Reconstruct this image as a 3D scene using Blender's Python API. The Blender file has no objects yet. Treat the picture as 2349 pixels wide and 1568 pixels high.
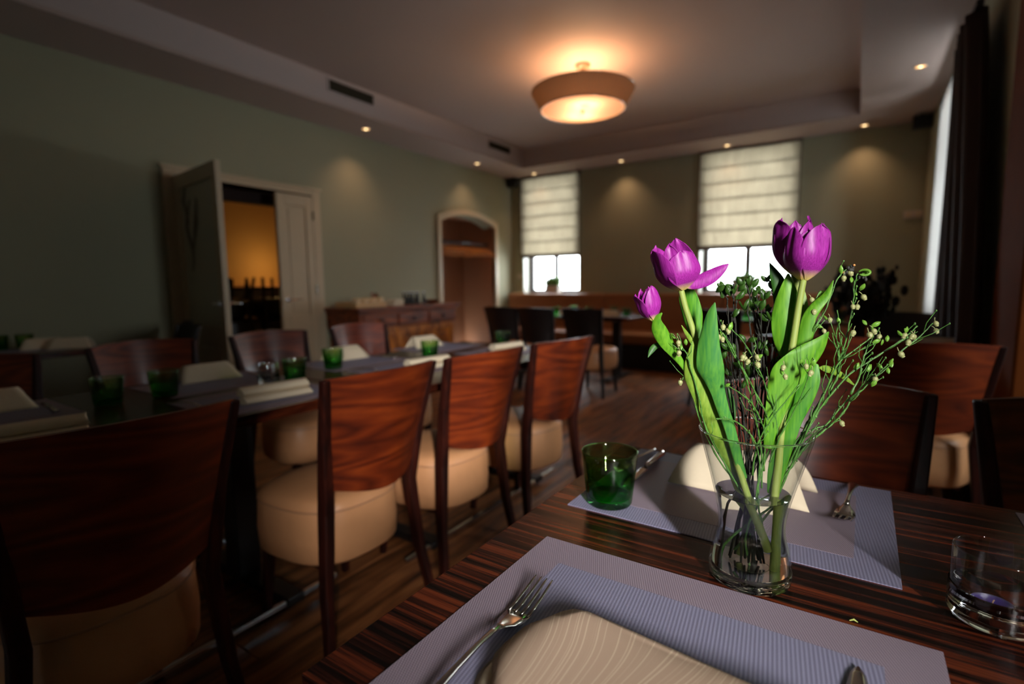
import bpy, bmesh, math, random
from mathutils import Vector, Matrix
random.seed(7)
PI = math.pi
scene = bpy.context.scene
COL = scene.collection

# ------------------------------------------------------------------ camera, world, exposure
cam_data = bpy.data.cameras.new('camera')
cam = bpy.data.objects.new('camera', cam_data); COL.objects.link(cam)
yaw, pit, rol = -0.583470658, -0.111476479, -0.0123364403
fw = Vector((math.sin(yaw)*math.cos(pit), math.cos(yaw)*math.cos(pit), math.sin(pit)))
rt = fw.cross(Vector((0, 0, 1))).normalized(); up = rt.cross(fw)
r2 = rt*math.cos(rol)+up*math.sin(rol); u2 = -rt*math.sin(rol)+up*math.cos(rol)
M = Matrix((r2, u2, -fw)).transposed().to_4x4(); M.translation = (0, 0, 1.13)
cam.matrix_world = M
cam_data.sensor_fit = 'HORIZONTAL'; cam_data.sensor_width = 36
cam_data.lens = 36*1195.28/2349
cam_data.clip_start = 0.02; cam_data.clip_end = 200
cam_data.dof.use_dof = True; cam_data.dof.focus_distance = 0.66; cam_data.dof.aperture_fstop = 2.6
scene.camera = cam

world = bpy.data.worlds.new('daylight'); scene.world = world; world.use_nodes = True
bg = world.node_tree.nodes['Background']
bg.inputs[0].default_value = (0.86, 0.95, 1.0, 1); bg.inputs[1].default_value = 14.5
scene.view_settings.view_transform = 'Standard'; scene.view_settings.look = 'None'
scene.view_settings.gamma = 1; scene.view_settings.use_curve_mapping = False
scene.view_settings.exposure = 0.32
scene.cycles.use_denoising = True
scene.cycles.max_bounces = 10; scene.cycles.transparent_max_bounces = 24
scene.cycles.sample_clamp_indirect = 6.0

# window openings on the outside walls: (axis, wall coordinate, a0, a1, z0, z1)
WY = 7.2; WXL = -4.73; WXR = 0.56; WXR2 = 1.6; YB = -1.6
SOF = 2.785; CEI = 3.05
WIN_BACK = [(-4.52, -3.52, 0.94, 2.77), (-1.77, -0.63, 0.94, 2.77)]
WIN_SIDE = (4.75, 5.85, 0.75, 2.62)
WIN_NEAR = (-1.40, -1.22, 1.40, 2.20)

WIN_FILL = (1.72, 2.66, .98, 2.25)  # added opening out of view, lets in fill light for the chairs

def portal(name, loc, rot, sx, sy):
    l = bpy.data.lights.new(name, 'AREA'); l.shape = 'RECTANGLE'; l.size = sx; l.size_y = sy
    l.cycles.is_portal = True
    o = bpy.data.objects.new(name, l); COL.objects.link(o); o.location = loc; o.rotation_euler = rot
for i, (a, b, c, d) in enumerate(WIN_BACK):
    portal('daylight_portal', ((a+b)/2, WY+.27, (c+d)/2), (-PI/2, 0, 0), b-a, d-c)
portal('daylight_portal', (WXR+.27, (WIN_SIDE[0]+WIN_SIDE[1])/2, (WIN_SIDE[2]+WIN_SIDE[3])/2), (PI/2, 0, PI/2), WIN_SIDE[1]-WIN_SIDE[0], WIN_SIDE[3]-WIN_SIDE[2])
portal('daylight_portal', (WXR2+.27, (WIN_NEAR[0]+WIN_NEAR[1])/2, (WIN_NEAR[2]+WIN_NEAR[3])/2), (PI/2, 0, PI/2), WIN_NEAR[1]-WIN_NEAR[0], WIN_NEAR[3]-WIN_NEAR[2])

portal('daylight_portal', (WXR2+.27, (WIN_FILL[0]+WIN_FILL[1])/2, (WIN_FILL[2]+WIN_FILL[3])/2), (PI/2, 0, PI/2), WIN_FILL[1]-WIN_FILL[0], WIN_FILL[3]-WIN_FILL[2])
# daylight coming in through the narrow gap of the window beside the table (right of the camera)
kl = bpy.data.lights.new('side_window_daylight', 'AREA'); kl.shape = 'RECTANGLE'; kl.size = .17; kl.size_y = .78
kl.energy = 7.8; kl.color = (1.0, .97, .95); kl.spread = math.radians(28)
ko = bpy.data.objects.new('side_window_daylight', kl); COL.objects.link(ko); ko.location = (1.58, -1.31, 1.80)
ko.rotation_euler = (Vector((-.15, .66, 1.03))-Vector(ko.location)).to_track_quat('-Z', 'Y').to_euler()

# ------------------------------------------------------------------ helpers
def lin(r, g, b):
    f = lambda c: (c/255/12.92) if c/255 <= .04045 else ((c/255+.055)/1.055)**2.4
    return (f(r), f(g), f(b), 1)

class B:
    """collects geometry for one mesh"""
    def __init__(s): s.v = []; s.f = []
    def add(s, vs, fs):
        n = len(s.v); s.v += [tuple(v) for v in vs]; s.f += [tuple(i+n for i in f) for f in fs]
        return s
    def box(s, x0, x1, y0, y1, z0, z1):
        vs = [(x, y, z) for z in (z0, z1) for y in (y0, y1) for x in (x0, x1)]
        return s.add(vs, [(0, 2, 3, 1), (4, 5, 7, 6), (0, 1, 5, 4), (2, 6, 7, 3), (0, 4, 6, 2), (1, 3, 7, 5)])
    def cbox(s, x, y, z, sx, sy, sz): return s.box(x-sx/2, x+sx/2, y-sy/2, y+sy/2, z-sz/2, z+sz/2)
    def prism(s, a, b, sa, sb, up=(0, 1, 0)):
        """tapered square bar from a to b"""
        a = Vector(a); b = Vector(b); t = (b-a).normalized(); u = Vector(up); w = t.cross(u).normalized(); u = w.cross(t)
        vs = []
        for p, (p1, p2) in ((a, sa), (b, sb)):
            for i, j in ((-1, -1), (1, -1), (1, 1), (-1, 1)): vs.append(p+w*i*p1/2+u*j*p2/2)
        return s.add(vs, [(3, 2, 1, 0), (4, 5, 6, 7), (0, 1, 5, 4), (1, 2, 6, 5), (2, 3, 7, 6), (3, 0, 4, 7)])
    def lathe(s, prof, n=32, c=(0, 0, 0), cap0=True, cap1=True, sx=1, sy=1):
        vs = []; fs = []; m = len(prof)
        for r, z in prof:
            for k in range(n):
                a = 2*PI*k/n; vs.append((c[0]+r*sx*math.cos(a), c[1]+r*sy*math.sin(a), c[2]+z))
        for i in range(m-1):
            for k in range(n): fs.append((i*n+k, i*n+(k+1) % n, (i+1)*n+(k+1) % n, (i+1)*n+k))
        if cap0: fs.append(tuple(range(n-1, -1, -1)))
        if cap1: fs.append(tuple((m-1)*n+k for k in range(n)))
        return s.add(vs, fs)
    def tube(s, pts, rad, n=6, caps=True, closed=False):
        pts = [Vector(p) for p in pts]; N = len(pts)
        if not isinstance(rad, (list, tuple)): rad = [rad]*N
        vs = []; fs = []; u = None
        for i, p in enumerate(pts):
            if closed: t = (pts[(i+1) % N]-pts[i-1])
            else: t = pts[min(i+1, N-1)]-pts[max(i-1, 0)]
            t.normalize()
            if u is None:
                u = t.orthogonal().normalized()
            u = (u-t*u.dot(t)); u = u.normalized() if u.length > 1e-6 else t.orthogonal().normalized()
            w = t.cross(u)
            for k in range(n):
                a = 2*PI*k/n; vs.append(p+(u*math.cos(a)+w*math.sin(a))*rad[i])
        R = N if closed else N-1
        for i in range(R):
            j = (i+1) % N
            for k in range(n): fs.append((i*n+k, i*n+(k+1) % n, j*n+(k+1) % n, j*n+k))
        if caps and not closed:
            fs.append(tuple(range(n-1, -1, -1))); fs.append(tuple((N-1)*n+k for k in range(n)))
        return s.add(vs, fs)
    def grid(s, fn, nu, nv):
        vs = [fn(i/nu, j/nv) for j in range(nv+1) for i in range(nu+1)]
        fs = [(j*(nu+1)+i, j*(nu+1)+i+1, (j+1)*(nu+1)+i+1, (j+1)*(nu+1)+i) for j in range(nv) for i in range(nu)]
        return s.add(vs, fs)
    def ball(s, c, r, n=8, m=5, sz=1):
        prof = [(r*math.sin(PI*i/m), -r*sz*math.cos(PI*i/m)) for i in range(m+1)]
        prof[0] = (r*.05, -r*sz); prof[-1] = (r*.05, r*sz)
        return s.lathe(prof, n, c)
    def mesh(s, name):
        me = bpy.data.meshes.new(name); me.from_pydata(s.v, [], s.f); me.update(); return me

def obj(name, b, mat, parent=None, smooth=False, loc=None, rot=None, bevel=0, solid=0, label=None, subsurf=0):
    me = b.mesh(name) if isinstance(b, B) else b
    if mat is not None and not me.materials: me.materials.append(mat)
    if smooth:
        for p in me.polygons: p.use_smooth = True
        if smooth == 'auto': me.set_sharp_from_angle(angle=math.radians(40))
    o = bpy.data.objects.new(name, me); COL.objects.link(o)
    if parent is not None: o.parent = parent
    if loc is not None: o.location = loc
    if rot is not None: o.rotation_euler = rot
    if solid:
        m = o.modifiers.new('s', 'SOLIDIFY'); m.thickness = solid; m.offset = 0
    if subsurf:
        m = o.modifiers.new('u', 'SUBSURF'); m.levels = subsurf; m.render_levels = subsurf
    if bevel:
        m = o.modifiers.new('b', 'BEVEL'); m.width = bevel; m.segments = 2; m.limit_method = 'ANGLE'
    if label: o['label'] = label
    return o
def empty(name, loc=(0, 0, 0), rz=0.0):
    o = bpy.data.objects.new(name, None); COL.objects.link(o); o.location = loc; o.rotation_euler = (0, 0, rz)
    o.empty_display_size = .05; return o
def tag(o, label, cat, group=None, kind=None):
    if label: o['label'] = label
    if cat: o['category'] = cat
    if group: o['group'] = group
    if kind: o['kind'] = kind
    return o
def struct(o, label=None):
    o['kind'] = 'structure'
    if label: o['label'] = label
    return o
def dup(o, loc=None, rz=None, label=None, group=None, scale=None):
    def rec(q, par):
        c = q.copy(); COL.objects.link(c); c.parent = par
        for ch in list(q.children): rec(ch, c)
        return c
    c = rec(o, None)
    if loc is not None: c.location = loc
    if rz is not None: c.rotation_euler = (0, 0, rz)
    if scale: c.scale = scale
    if label: c['label'] = label
    if group: c['group'] = group
    return c

# ------------------------------------------------------------------ materials
def newmat(name):
    m = bpy.data.materials.new(name); m.use_nodes = True
    nt = m.node_tree; b = nt.nodes['Principled BSDF']; return m, nt, b
def N(nt, t, **kw):
    n = nt.nodes.new(t)
    for k, v in kw.items():
        if k in n.inputs: n.inputs[k].default_value = v
        else: setattr(n, k, v)
    return n
def plain(name, col, rough=.5, metal=0, noise=0, scale=20, bump=0, spec=.5, sheen=0, coat=0):
    m, nt, b = newmat(name)
    b.inputs['Base Color'].default_value = col; b.inputs['Roughness'].default_value = rough
    b.inputs['Metallic'].default_value = metal; b.inputs['Specular IOR Level'].default_value = spec
    if coat: b.inputs['Coat Weight'].default_value = coat; b.inputs['Coat Roughness'].default_value = .15
    if noise or bump:
        tc = N(nt, 'ShaderNodeTexCoord'); no = N(nt, 'ShaderNodeTexNoise', Scale=scale, Detail=4.0)
        nt.links.new(tc.outputs['Object'], no.inputs['Vector'])
        if noise:
            mr = N(nt, 'ShaderNodeMapRange'); mr.inputs[3].default_value = 1-noise; mr.inputs[4].default_value = 1+noise
            nt.links.new(no.outputs[0], mr.inputs[0])
            hs = N(nt, 'ShaderNodeHueSaturation'); hs.inputs['Color'].default_value = col
            nt.links.new(mr.outputs[0], hs.inputs['Value']); nt.links.new(hs.outputs[0], b.inputs['Base Color'])
        if bump:
            bp = N(nt, 'ShaderNodeBump', Strength=bump, Distance=.01)
            nt.links.new(no.outputs[0], bp.inputs['Height']); nt.links.new(bp.outputs[0], b.inputs['Normal'])
    return m
def wood(name, dark, mid, light, scl=(1, 14, 14), nscale=3.0, rough=.3, pos=(.35, .5, .65), rings=0, ringscale=6, coat=.0, bump=.02, rand=False):
    """streaky grain; scl squeezes the noise so streaks run along the axis with the small factor"""
    m, nt, b = newmat(name)
    tc = N(nt, 'ShaderNodeTexCoord'); mp = N(nt, 'ShaderNodeMapping'); mp.inputs['Scale'].default_value = scl
    nt.links.new(tc.outputs['Object'], mp.inputs['Vector'])
    src = mp.outputs[0]
    if rand:
        oi = N(nt, 'ShaderNodeObjectInfo'); vm = N(nt, 'ShaderNodeVectorMath', operation='MULTIPLY_ADD')
        cx = N(nt, 'ShaderNodeCombineXYZ')
        for k in range(3): nt.links.new(oi.outputs['Random'], cx.inputs[k])
        nt.links.new(cx.outputs[0], vm.inputs[0]); vm.inputs[1].default_value = (37, 61, 23); nt.links.new(src, vm.inputs[2]); src = vm.outputs[0]
    no = N(nt, 'ShaderNodeTexNoise', Scale=nscale, Detail=6.0, Roughness=.6, Distortion=.25)
    nt.links.new(src, no.inputs['Vector'])
    fac = no.outputs[0]
    if rings:
        no2 = N(nt, 'ShaderNodeTexNoise', Scale=rings, Detail=1.0)
        nt.links.new(src, no2.inputs['Vector'])
        mu = N(nt, 'ShaderNodeMath', operation='MULTIPLY'); mu.inputs[1].default_value = ringscale
        nt.links.new(no2.outputs[0], mu.inputs[0])
        fr = N(nt, 'ShaderNodeMath', operation='PINGPONG'); fr.inputs[1].default_value = .5
        nt.links.new(mu.outputs[0], fr.inputs[0])
        ad = N(nt, 'ShaderNodeMath', operation='MULTIPLY_ADD'); ad.inputs[1].default_value = .75
        nt.links.new(fr.outputs[0], ad.inputs[0])
        sc = N(nt, 'ShaderNodeMath', operation='MULTIPLY_ADD'); sc.inputs[1].default_value = .9; sc.inputs[2].default_value = -.13
        nt.links.new(no.outputs[0], sc.inputs[0]); nt.links.new(sc.outputs[0], ad.inputs[2]); fac = ad.outputs[0]
    cr = N(nt, 'ShaderNodeValToRGB'); e = cr.color_ramp.elements
    e[0].position = pos[0]; e[0].color = dark; e[1].position = pos[2]; e[1].color = light
    k = e.new(pos[1]); k.color = mid
    nt.links.new(fac, cr.inputs[0]); nt.links.new(cr.outputs[0], b.inputs['Base Color'])
    b.inputs['Roughness'].default_value = rough
    if coat: b.inputs['Coat Weight'].default_value = coat; b.inputs['Coat Roughness'].default_value = .12
    if bump:
        bp = N(nt, 'ShaderNodeBump', Strength=bump*5, Distance=.002)
        nt.links.new(fac, bp.inputs['Height']); nt.links.new(bp.outputs[0], b.inputs['Normal'])
    return m
def glassy(name, tint=(1, 1, 1, 1), rim=1.0, edge=None, ior=1.45, grad=None):
    """thin-walled glass: transparent body with fresnel reflection, darker where seen edge-on"""
    m = bpy.data.materials.new(name); m.use_nodes = True; nt = m.node_tree; nt.nodes.clear()
    out = N(nt, 'ShaderNodeOutputMaterial'); tr = N(nt, 'ShaderNodeBsdfTransparent'); gl = N(nt, 'ShaderNodeBsdfGlossy', Roughness=.02)
    mx = N(nt, 'ShaderNodeMixShader'); fr0 = N(nt, 'ShaderNodeLayerWeight', Blend=.5); fr = N(nt, 'ShaderNodeMath', operation='POWER'); fr.inputs[1].default_value = 4.5; nt.links.new(fr0.outputs['Facing'], fr.inputs[0])
    lw = N(nt, 'ShaderNodeLayerWeight', Blend=.35)
    cm = N(nt, 'ShaderNodeMix', data_type='RGBA'); nt.links.new(lw.outputs['Facing'], cm.inputs[0])
    cm.inputs[6].default_value = tint; cm.inputs[7].default_value = edge or tint
    if grad:
        tc = N(nt, 'ShaderNodeTexCoord'); sp = N(nt, 'ShaderNodeSeparateXYZ'); nt.links.new(tc.outputs['Object'], sp.inputs[0])
        mr = N(nt, 'ShaderNodeMapRange'); mr.inputs[1].default_value = grad[0]; mr.inputs[2].default_value = grad[1]
        nt.links.new(sp.outputs[2], mr.inputs[0])
        c2 = N(nt, 'ShaderNodeMix', data_type='RGBA'); nt.links.new(mr.outputs[0], c2.inputs[0])
        c2.inputs[6].default_value = tint; c2.inputs[7].default_value = grad[2]; nt.links.new(c2.outputs[2], cm.inputs[6])
    nt.links.new(cm.outputs[2], tr.inputs[0])
    mm = N(nt, 'ShaderNodeMath', operation='MULTIPLY_ADD'); mm.inputs[1].default_value = rim*.55; mm.inputs[2].default_value = .05*rim; nt.links.new(fr.outputs[0], mm.inputs[0])
    nt.links.new(mm.outputs[0], mx.inputs[0]); nt.links.new(tr.outputs[0], mx.inputs[1]); nt.links.new(gl.outputs[0], mx.inputs[2])
    nt.links.new(mx.outputs[0], out.inputs[0]); return m
def solidglass(name, col=(1, 1, 1, 1), ior=1.45, rough=0, bump=0, bscale=40):
    m = bpy.data.materials.new(name); m.use_nodes = True; nt = m.node_tree; nt.nodes.clear()
    out = N(nt, 'ShaderNodeOutputMaterial'); g = N(nt, 'ShaderNodeBsdfGlass', IOR=ior, Roughness=rough); g.inputs[0].default_value = col
    if bump:
        tc = N(nt, 'ShaderNodeTexCoord'); no = N(nt, 'ShaderNodeTexNoise', Scale=bscale, Detail=1.0); mp = N(nt, 'ShaderNodeMapping')
        mp.inputs['Scale'].default_value = (1, 1, 5); nt.links.new(tc.outputs['Object'], mp.inputs[0]); nt.links.new(mp.outputs[0], no.inputs['Vector'])
        bp = N(nt, 'ShaderNodeBump', Strength=bump, Distance=.004); nt.links.new(no.outputs[0], bp.inputs['Height']); nt.links.new(bp.outputs[0], g.inputs['Normal'])
    nt.links.new(g.outputs[0], out.inputs[0]); return m
def emit(name, col, s):
    m = bpy.data.materials.new(name); m.use_nodes = True; nt = m.node_tree; nt.nodes.clear()
    out = N(nt, 'ShaderNodeOutputMaterial'); e = N(nt, 'ShaderNodeEmission', Strength=s); e.inputs[0].default_value = col
    nt.links.new(e.outputs[0], out.inputs[0]); return m
def leafmat(name, col, col2, trans=.35, rough=.35, streak=(60, 60, 2), edge=None):
    """plant tissue: streaks along z of the object's generated coords, diffuse+translucent"""
    m, nt, b = newmat(name)
    tc = N(nt, 'ShaderNodeTexCoord'); mp = N(nt, 'ShaderNodeMapping'); mp.inputs['Scale'].default_value = streak
    nt.links.new(tc.outputs['Object'], mp.inputs['Vector'])
    no = N(nt, 'ShaderNodeTexNoise', Scale=4.0, Detail=3.0); nt.links.new(mp.outputs[0], no.inputs['Vector'])
    cm = N(nt, 'ShaderNodeMix', data_type='RGBA'); cm.inputs[6].default_value = col; cm.inputs[7].default_value = col2
    mr = N(nt, 'ShaderNodeMapRange'); mr.inputs[1].default_value = .3; mr.inputs[2].default_value = .7
    nt.links.new(no.outputs[0], mr.inputs[0]); nt.links.new(mr.outputs[0], cm.inputs[0])
    b.inputs['Roughness'].default_value = rough
    nt.links.new(cm.outputs[2], b.inputs['Base Color'])
    tl = N(nt, 'ShaderNodeBsdfTranslucent'); nt.links.new(cm.outputs[2], tl.inputs[0])
    mx = N(nt, 'ShaderNodeMixShader'); mx.inputs[0].default_value = trans
    nt.links.new(b.outputs[0], mx.inputs[1]); nt.links.new(tl.outputs[0], mx.inputs[2])
    nt.links.new(mx.outputs[0], nt.nodes['Material Output'].inputs[0])
    return m, nt, cm, b

wall_m = plain('green_wall_paint', lin(154, 151, 124), .75, noise=.05, scale=1.5, bump=.05)
ceil_m = plain('ceiling_paint', lin(178, 158, 148), .8, noise=.02, scale=2)
cove_m = plain('cove_paint', lin(185, 170, 165), .75)
door_m = plain('door_paint', lin(192, 173, 143), .45, noise=.03, scale=6)
alcove_m = plain('alcove_brown_paint', lin(150, 100, 68), .7, noise=.12, scale=2.0)
dark_room = plain('amber_room_paint', lin(196, 152, 92), .8, noise=.08, scale=1.2)
black_m = plain('black_lacquer', lin(24, 20, 20), .4)
blackfab = plain('black_leather', lin(14, 12, 12), .5, bump=.1, scale=120)
floor_m = wood('oak_floor', lin(58, 32, 16), lin(122, 72, 38), lin(162, 102, 58), scl=(9, .9, 1), nscale=2.2, rough=.42, bump=.03, rand=True)
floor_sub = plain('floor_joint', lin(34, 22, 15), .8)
table_m = wood('macassar_veneer', lin(8, 4, 3), lin(48, 18, 10), lin(104, 46, 24), scl=(.8, 34, 4), nscale=2.6, rough=.26, pos=(.43, .51, .64), bump=.01)
table_m.node_tree.nodes['Principled BSDF'].inputs['Specular IOR Level'].default_value = .28
table_edge = plain('dark_table_edge', lin(30, 14, 10), .35)
chair_m = wood('mahogany_ply', lin(58, 16, 5), lin(104, 36, 9), lin(142, 58, 16), scl=(1.1, 2, 7), nscale=5.0, rough=.40, rings=1.0, ringscale=13, pos=(.12, .5, .95), coat=.12, bump=.008, rand=True)
post_m = wood('dark_mahogany', lin(26, 8, 5), lin(44, 14, 8), lin(62, 22, 12), scl=(14, 14, 1), nscale=3, rough=.5)
post_m.node_tree.nodes['Principled BSDF'].inputs['Specular IOR Level'].default_value = .25
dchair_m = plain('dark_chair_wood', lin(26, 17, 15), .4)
seat_m = plain('tan_leather', lin(204, 146, 100), .42, noise=.05, scale=30, bump=.25)
pipe_m = plain('tan_piping', lin(180, 132, 96), .45)
chrome = plain('chrome', (.75, .76, .8, 1), .18, metal=1)
steel = plain('steel', (.62, .58, .52, 1), .2, metal=1, noise=.05, scale=60)
napkin_c = None
banq_m = plain('caramel_upholstery', lin(150, 96, 56), .5, noise=.05, scale=12, bump=.1)
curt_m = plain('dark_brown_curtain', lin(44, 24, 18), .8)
wtrim_m = plain('brown_wood_trim', lin(104, 50, 14), .9, noise=.2, scale=5, spec=.1)

# ------------------------------------------------------------------ the room
def wall_panels(axis, c0, c1, a0, a1, z0, z1, openings):
    """box wall with rectangular openings; axis 'x': wall spans x a0..a1 with thickness c0..c1 in y"""
    b = B(); cuts = sorted({a0, a1, *[q for o in openings for q in o[:2]]})
    for p, q in zip(cuts[:-1], cuts[1:]):
        op = [o for o in openings if o[0] <= p+1e-6 and o[1] >= q-1e-6]
        spans = [(z0, z1)]
        for o in op: spans = [(z0, o[2]), (o[3], z1)]
        for s, t in spans:
            if t-s < 1e-4: continue
            if axis == 'x': b.box(p, q, c0, c1, s, t)
            else: b.box(c0, c1, p, q, s, t)
    return b
TH = .28
floor = struct(obj('floor', B().box(WXL-.5, WXR2+.3, YB, WY+.3, -.06, -.006), floor_sub))
pw = .142; x = WXL; rnd = random.Random(3)
plank_me = {}
def plank_mesh(L):
    k = round(L, 2)
    if k not in plank_me:
        b = B(); g = .0012; c = .0015; w = pw
        vs = [(g, g, -.006), (w-g, g, -.006), (w-g, k-g, -.006), (g, k-g, -.006),
              (g+c, g+c, 0), (w-g-c, g+c, 0), (w-g-c, k-g-c, 0), (g+c, k-g-c, 0)]
        b.add(vs, [(4, 5, 6, 7), (0, 1, 5, 4), (1, 2, 6, 5), (2, 3, 7, 6), (3, 0, 4, 7)])
        me = b.mesh('plank'); me.materials.append(floor_m); plank_me[k] = me
    return plank_me[k]
cnt = 0
while x < 1.0:
    y = -1.0 + rnd.choice((0, -.4, -.8, -1.2)) if x > -2.6 else -.6+rnd.choice((0, -.6, -1.2))
    while y < WY:
        L = rnd.choice((1.8, 2.1, 2.4)); L = min(L, max(.3, round(WY-y, 2)))
        obj('plank', plank_mesh(L), None, floor, loc=(x, y, 0)); y += L; cnt += 1
        if WY-y < .05: break
    x += pw

# ceiling with a recessed centre
CX0, CX1, CY1 = -4.14, -.06, 6.585; CY0 = .2
b = B(); b.box(CX0-.02, CX1+.02, CY0-.02, CY1+.02, CEI, CEI+.05); struct(obj('ceiling', b, ceil_m))
b = B()
for a in ((WXL-.4, CX0, YB, WY+.3), (CX1, WXR2+.3, YB, WY+.3), (CX0, CX1, CY1, WY+.3), (CX0, CX1, YB, CY0)):
    b.box(a[0], a[1], a[2], a[3], SOF, SOF+.03)
struct(obj('ceiling', b, ceil_m, label='lowered ceiling border round the recess'))
# cove faces: the left one carries two ventilation grilles
zc = SOF+.03; b = B(); b.box(CX0-.03, CX0, CY0, CY1, zc, CEI); b.box(CX0, CX1, CY1, CY1+.03, zc, CEI); b.box(CX1, CX1+.03, CY0, CY1, zc, CEI); b.box(CX0, CX1, CY0-.03, CY0, zc, CEI)
struct(obj('trim_1', b, cove_m, label='upright face of the ceiling recess'))

struct(obj('wall_back', wall_panels('x', WY, WY+TH, WXL-.3, WXR+.3, 0, SOF, WIN_BACK), wall_m))
struct(obj('wall_right', wall_panels('y', WXR, WXR+TH, 2.95, WY, 0, SOF, [WIN_SIDE]), wall_m))
struct(obj('wall_right', wall_panels('x', 2.95, 2.95+.2, WXR+TH, WXR2, 0, SOF, []), wall_m, label='return wall beside the brown post'))
struct(obj('wall_right', wall_panels('y', WXR2, WXR2+TH, YB, 3.15, 0, SOF, [WIN_NEAR, WIN_FILL]), wall_m, label='right wall beside the camera'))
struct(obj('wall_front', B().box(WXL-.3, WXR2+.3, YB-.2, YB, 0, SOF), wall_m))
struct(obj('wall_right', B().box(.84, .94, 1.36, 2.02, 0, SOF), wall_m, label='unseen pier added on the right to shade the nearest chair'))  # added pier out of view, blocks the fill light from the nearest chair
DO = (2.15, 3.45, 0, 2.05); AR = (5.44, 6.70)
b = wall_panels('y', WXL-.22, WXL, YB, AR[0], 0, SOF, [DO])
b.box(WXL-.22, WXL, AR[1], WY+.05, 0, SOF)
nA = 16; ym = (AR[0]+AR[1])/2; hw = (AR[1]-AR[0])/2
def arch_z(y, base=1.985, rise=.125): return base+rise*(1-((y-ym)/hw)**2)
for i in range(nA):
    y0 = AR[0]+(AR[1]-AR[0])*i/nA; y1 = AR[0]+(AR[1]-AR[0])*(i+1)/nA; z0, z1 = arch_z(y0), arch_z(y1)
    xs = (WXL-.22, WXL)
    b.add([(xs[0], y0, z0), (xs[0], y1, z1), (xs[0], y1, SOF), (xs[0], y0, SOF), (xs[1], y0, z0), (xs[1], y1, z1), (xs[1], y1, SOF), (xs[1], y0, SOF)],
          [(0, 1, 2, 3), (7, 6, 5, 4), (0, 4, 5, 1)])
struct(obj('wall_left', b, wall_m))
# arched alcove behind the left wall
AX = WXL-.62
b = B(); b.box(AX-.05, AX, AR[0]-.05, AR[1]+.05, 0, 2.3); b.box(AX, WXL-.22, AR[0]-.05, AR[0], 0, 2.3); b.box(AX, WXL-.22, AR[1], AR[1]+.05, 0, 2.3); b.box(AX, WXL-.22, AR[0], AR[1], 2.13, 2.2)
b.box(WXL-.22, WXL-.03, AR[1]-.006, AR[1]+.001, 0, 1.98)
struct(obj('wall_alcove', b, alcove_m))
b = B(); cw = .07
pts = [(AR[0], 0), (AR[0], 1.985)]+[(AR[0]+2*hw*i/nA, arch_z(AR[0]+2*hw*i/nA)) for i in range(1, nA)]+[(AR[1], 1.985), (AR[1], 0)]
outp = [(AR[0]-cw, 0), (AR[0]-cw, 2.055)]+[(AR[0]-cw+(2*hw+2*cw)*i/nA, arch_z(AR[0]+2*hw*i/nA)+.07) for i in range(1, nA)]+[(AR[1]+cw, 2.055), (AR[1]+cw, 0)]
vs = [];fs = []
for (a, c), (p, q) in zip(pts, outp): vs += [(WXL-.05, a, c), (WXL+.03, a, c), (WXL+.03, p, q), (WXL-.0, p, q)]
for i in range(len(pts)-1):
    for k in range(3): fs.append((i*4+k, (i+1)*4+k, (i+1)*4+k+1, i*4+k+1))
struct(obj('trim_2', B().add(vs, fs), door_m, label='cream arched surround of the alcove'))

# double door in the left wall
b = B()
for y0, y1, z0, z1 in ((DO[0]-.09, DO[0], 0, 2.10), (DO[1], DO[1]+.09, 0, 2.10), (DO[0], DO[1], DO[3], 2.10)):
    b.box(WXL-.24, WXL+.022, y0, y1, z0, z1)
b.box(WXL-.0, WXL+.035, DO[0]-.11, DO[1]+.11, 2.10, 2.125)
struct(obj('trim_3', b, door_m, bevel=.004, label='cream casing round the double door'))
def handle(parent, sx=1, y=0, z=1.01):
    b = B(); b.lathe([(.024, 0), (.024, .006), (.012, .01), (.009, .045)], 14)
    b.tube([(0, 0, .045), (0, .012, .052), (0, .06, .052), (0, .125, .05)], [.009, .009, .008, .007], 8)
    o = obj('handle', b, chrome, parent, smooth='auto'); o.location = (sx*.024 if sx > 0 else -.024, y, z); o.rotation_euler = (0, sx*PI/2, 0)
    return o
def door_leaf(name, width, H, panels, glass=False):
    """leaf in the local yz plane, hinge at y=0"""
    t = .021; root = empty(name)
    st = .085
    b = B(); b.box(-t, t, 0, st, .01, H); b.box(-t, t, width-st, width, .01, H)
    zs = [(.01, .22), (.70, .84), (H-.11, H)]
    for z0, z1 in zs: b.box(-t, t, st, width-st, z0, z1)
    obj('leaf_frame', b, door_m, root, bevel=.004)
    def panel(z0, z1, gl=False):
        if gl:
            obj('pane', B().box(-.004, .004, st, width-st, z0, z1), frost_m, root)
            g = B()
            for s in (-1, 1):
                pts = [(s*.0055, st+.16+.05*math.sin(k*.9), z0+.42+k*.07) for k in range(9)]
                g.tube(pts, [.006+.012*math.sin(PI*k/8) for k in range(9)], 5)
                g.tube([(s*.0055, st+.20, z0+.55), (s*.0055, st+.31, z0+.80), (s*.0055, st+.34, z0+.98)], [.006, .02, .004], 5)
                g.tube([(s*.0055, st+.15, z0+.80), (s*.0055, st+.08, z0+.98), (s*.0055, st+.12, z0+1.10)], [.006, .018, .004], 5)
            obj('etching', g, etch_m, root, label='etched ornament on the frosted pane')
        else:
            b = B(); b.box(-.010, .010, st, width-st, z0, z1)
            b.box(-.015, .015, st+.035, width-st-.035, z0+.035, z1-.035)
            obj('panel', b, door_m, root, bevel=.004)
    panel(.22, .70); panel(.84, H-.11, glass)
    return root
frost_m = plain('frosted_pane', lin(178, 172, 150), .35, spec=.6)
etch_m = plain('etched_glass', lin(120, 112, 98), .5)
d1 = door_leaf('door_1', .86, 2.035, 2, True); d1.location = (WXL+.02, DO[0]+.012, 0); d1.rotation_euler = (0, 0, math.radians(-(-97.0)))
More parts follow.
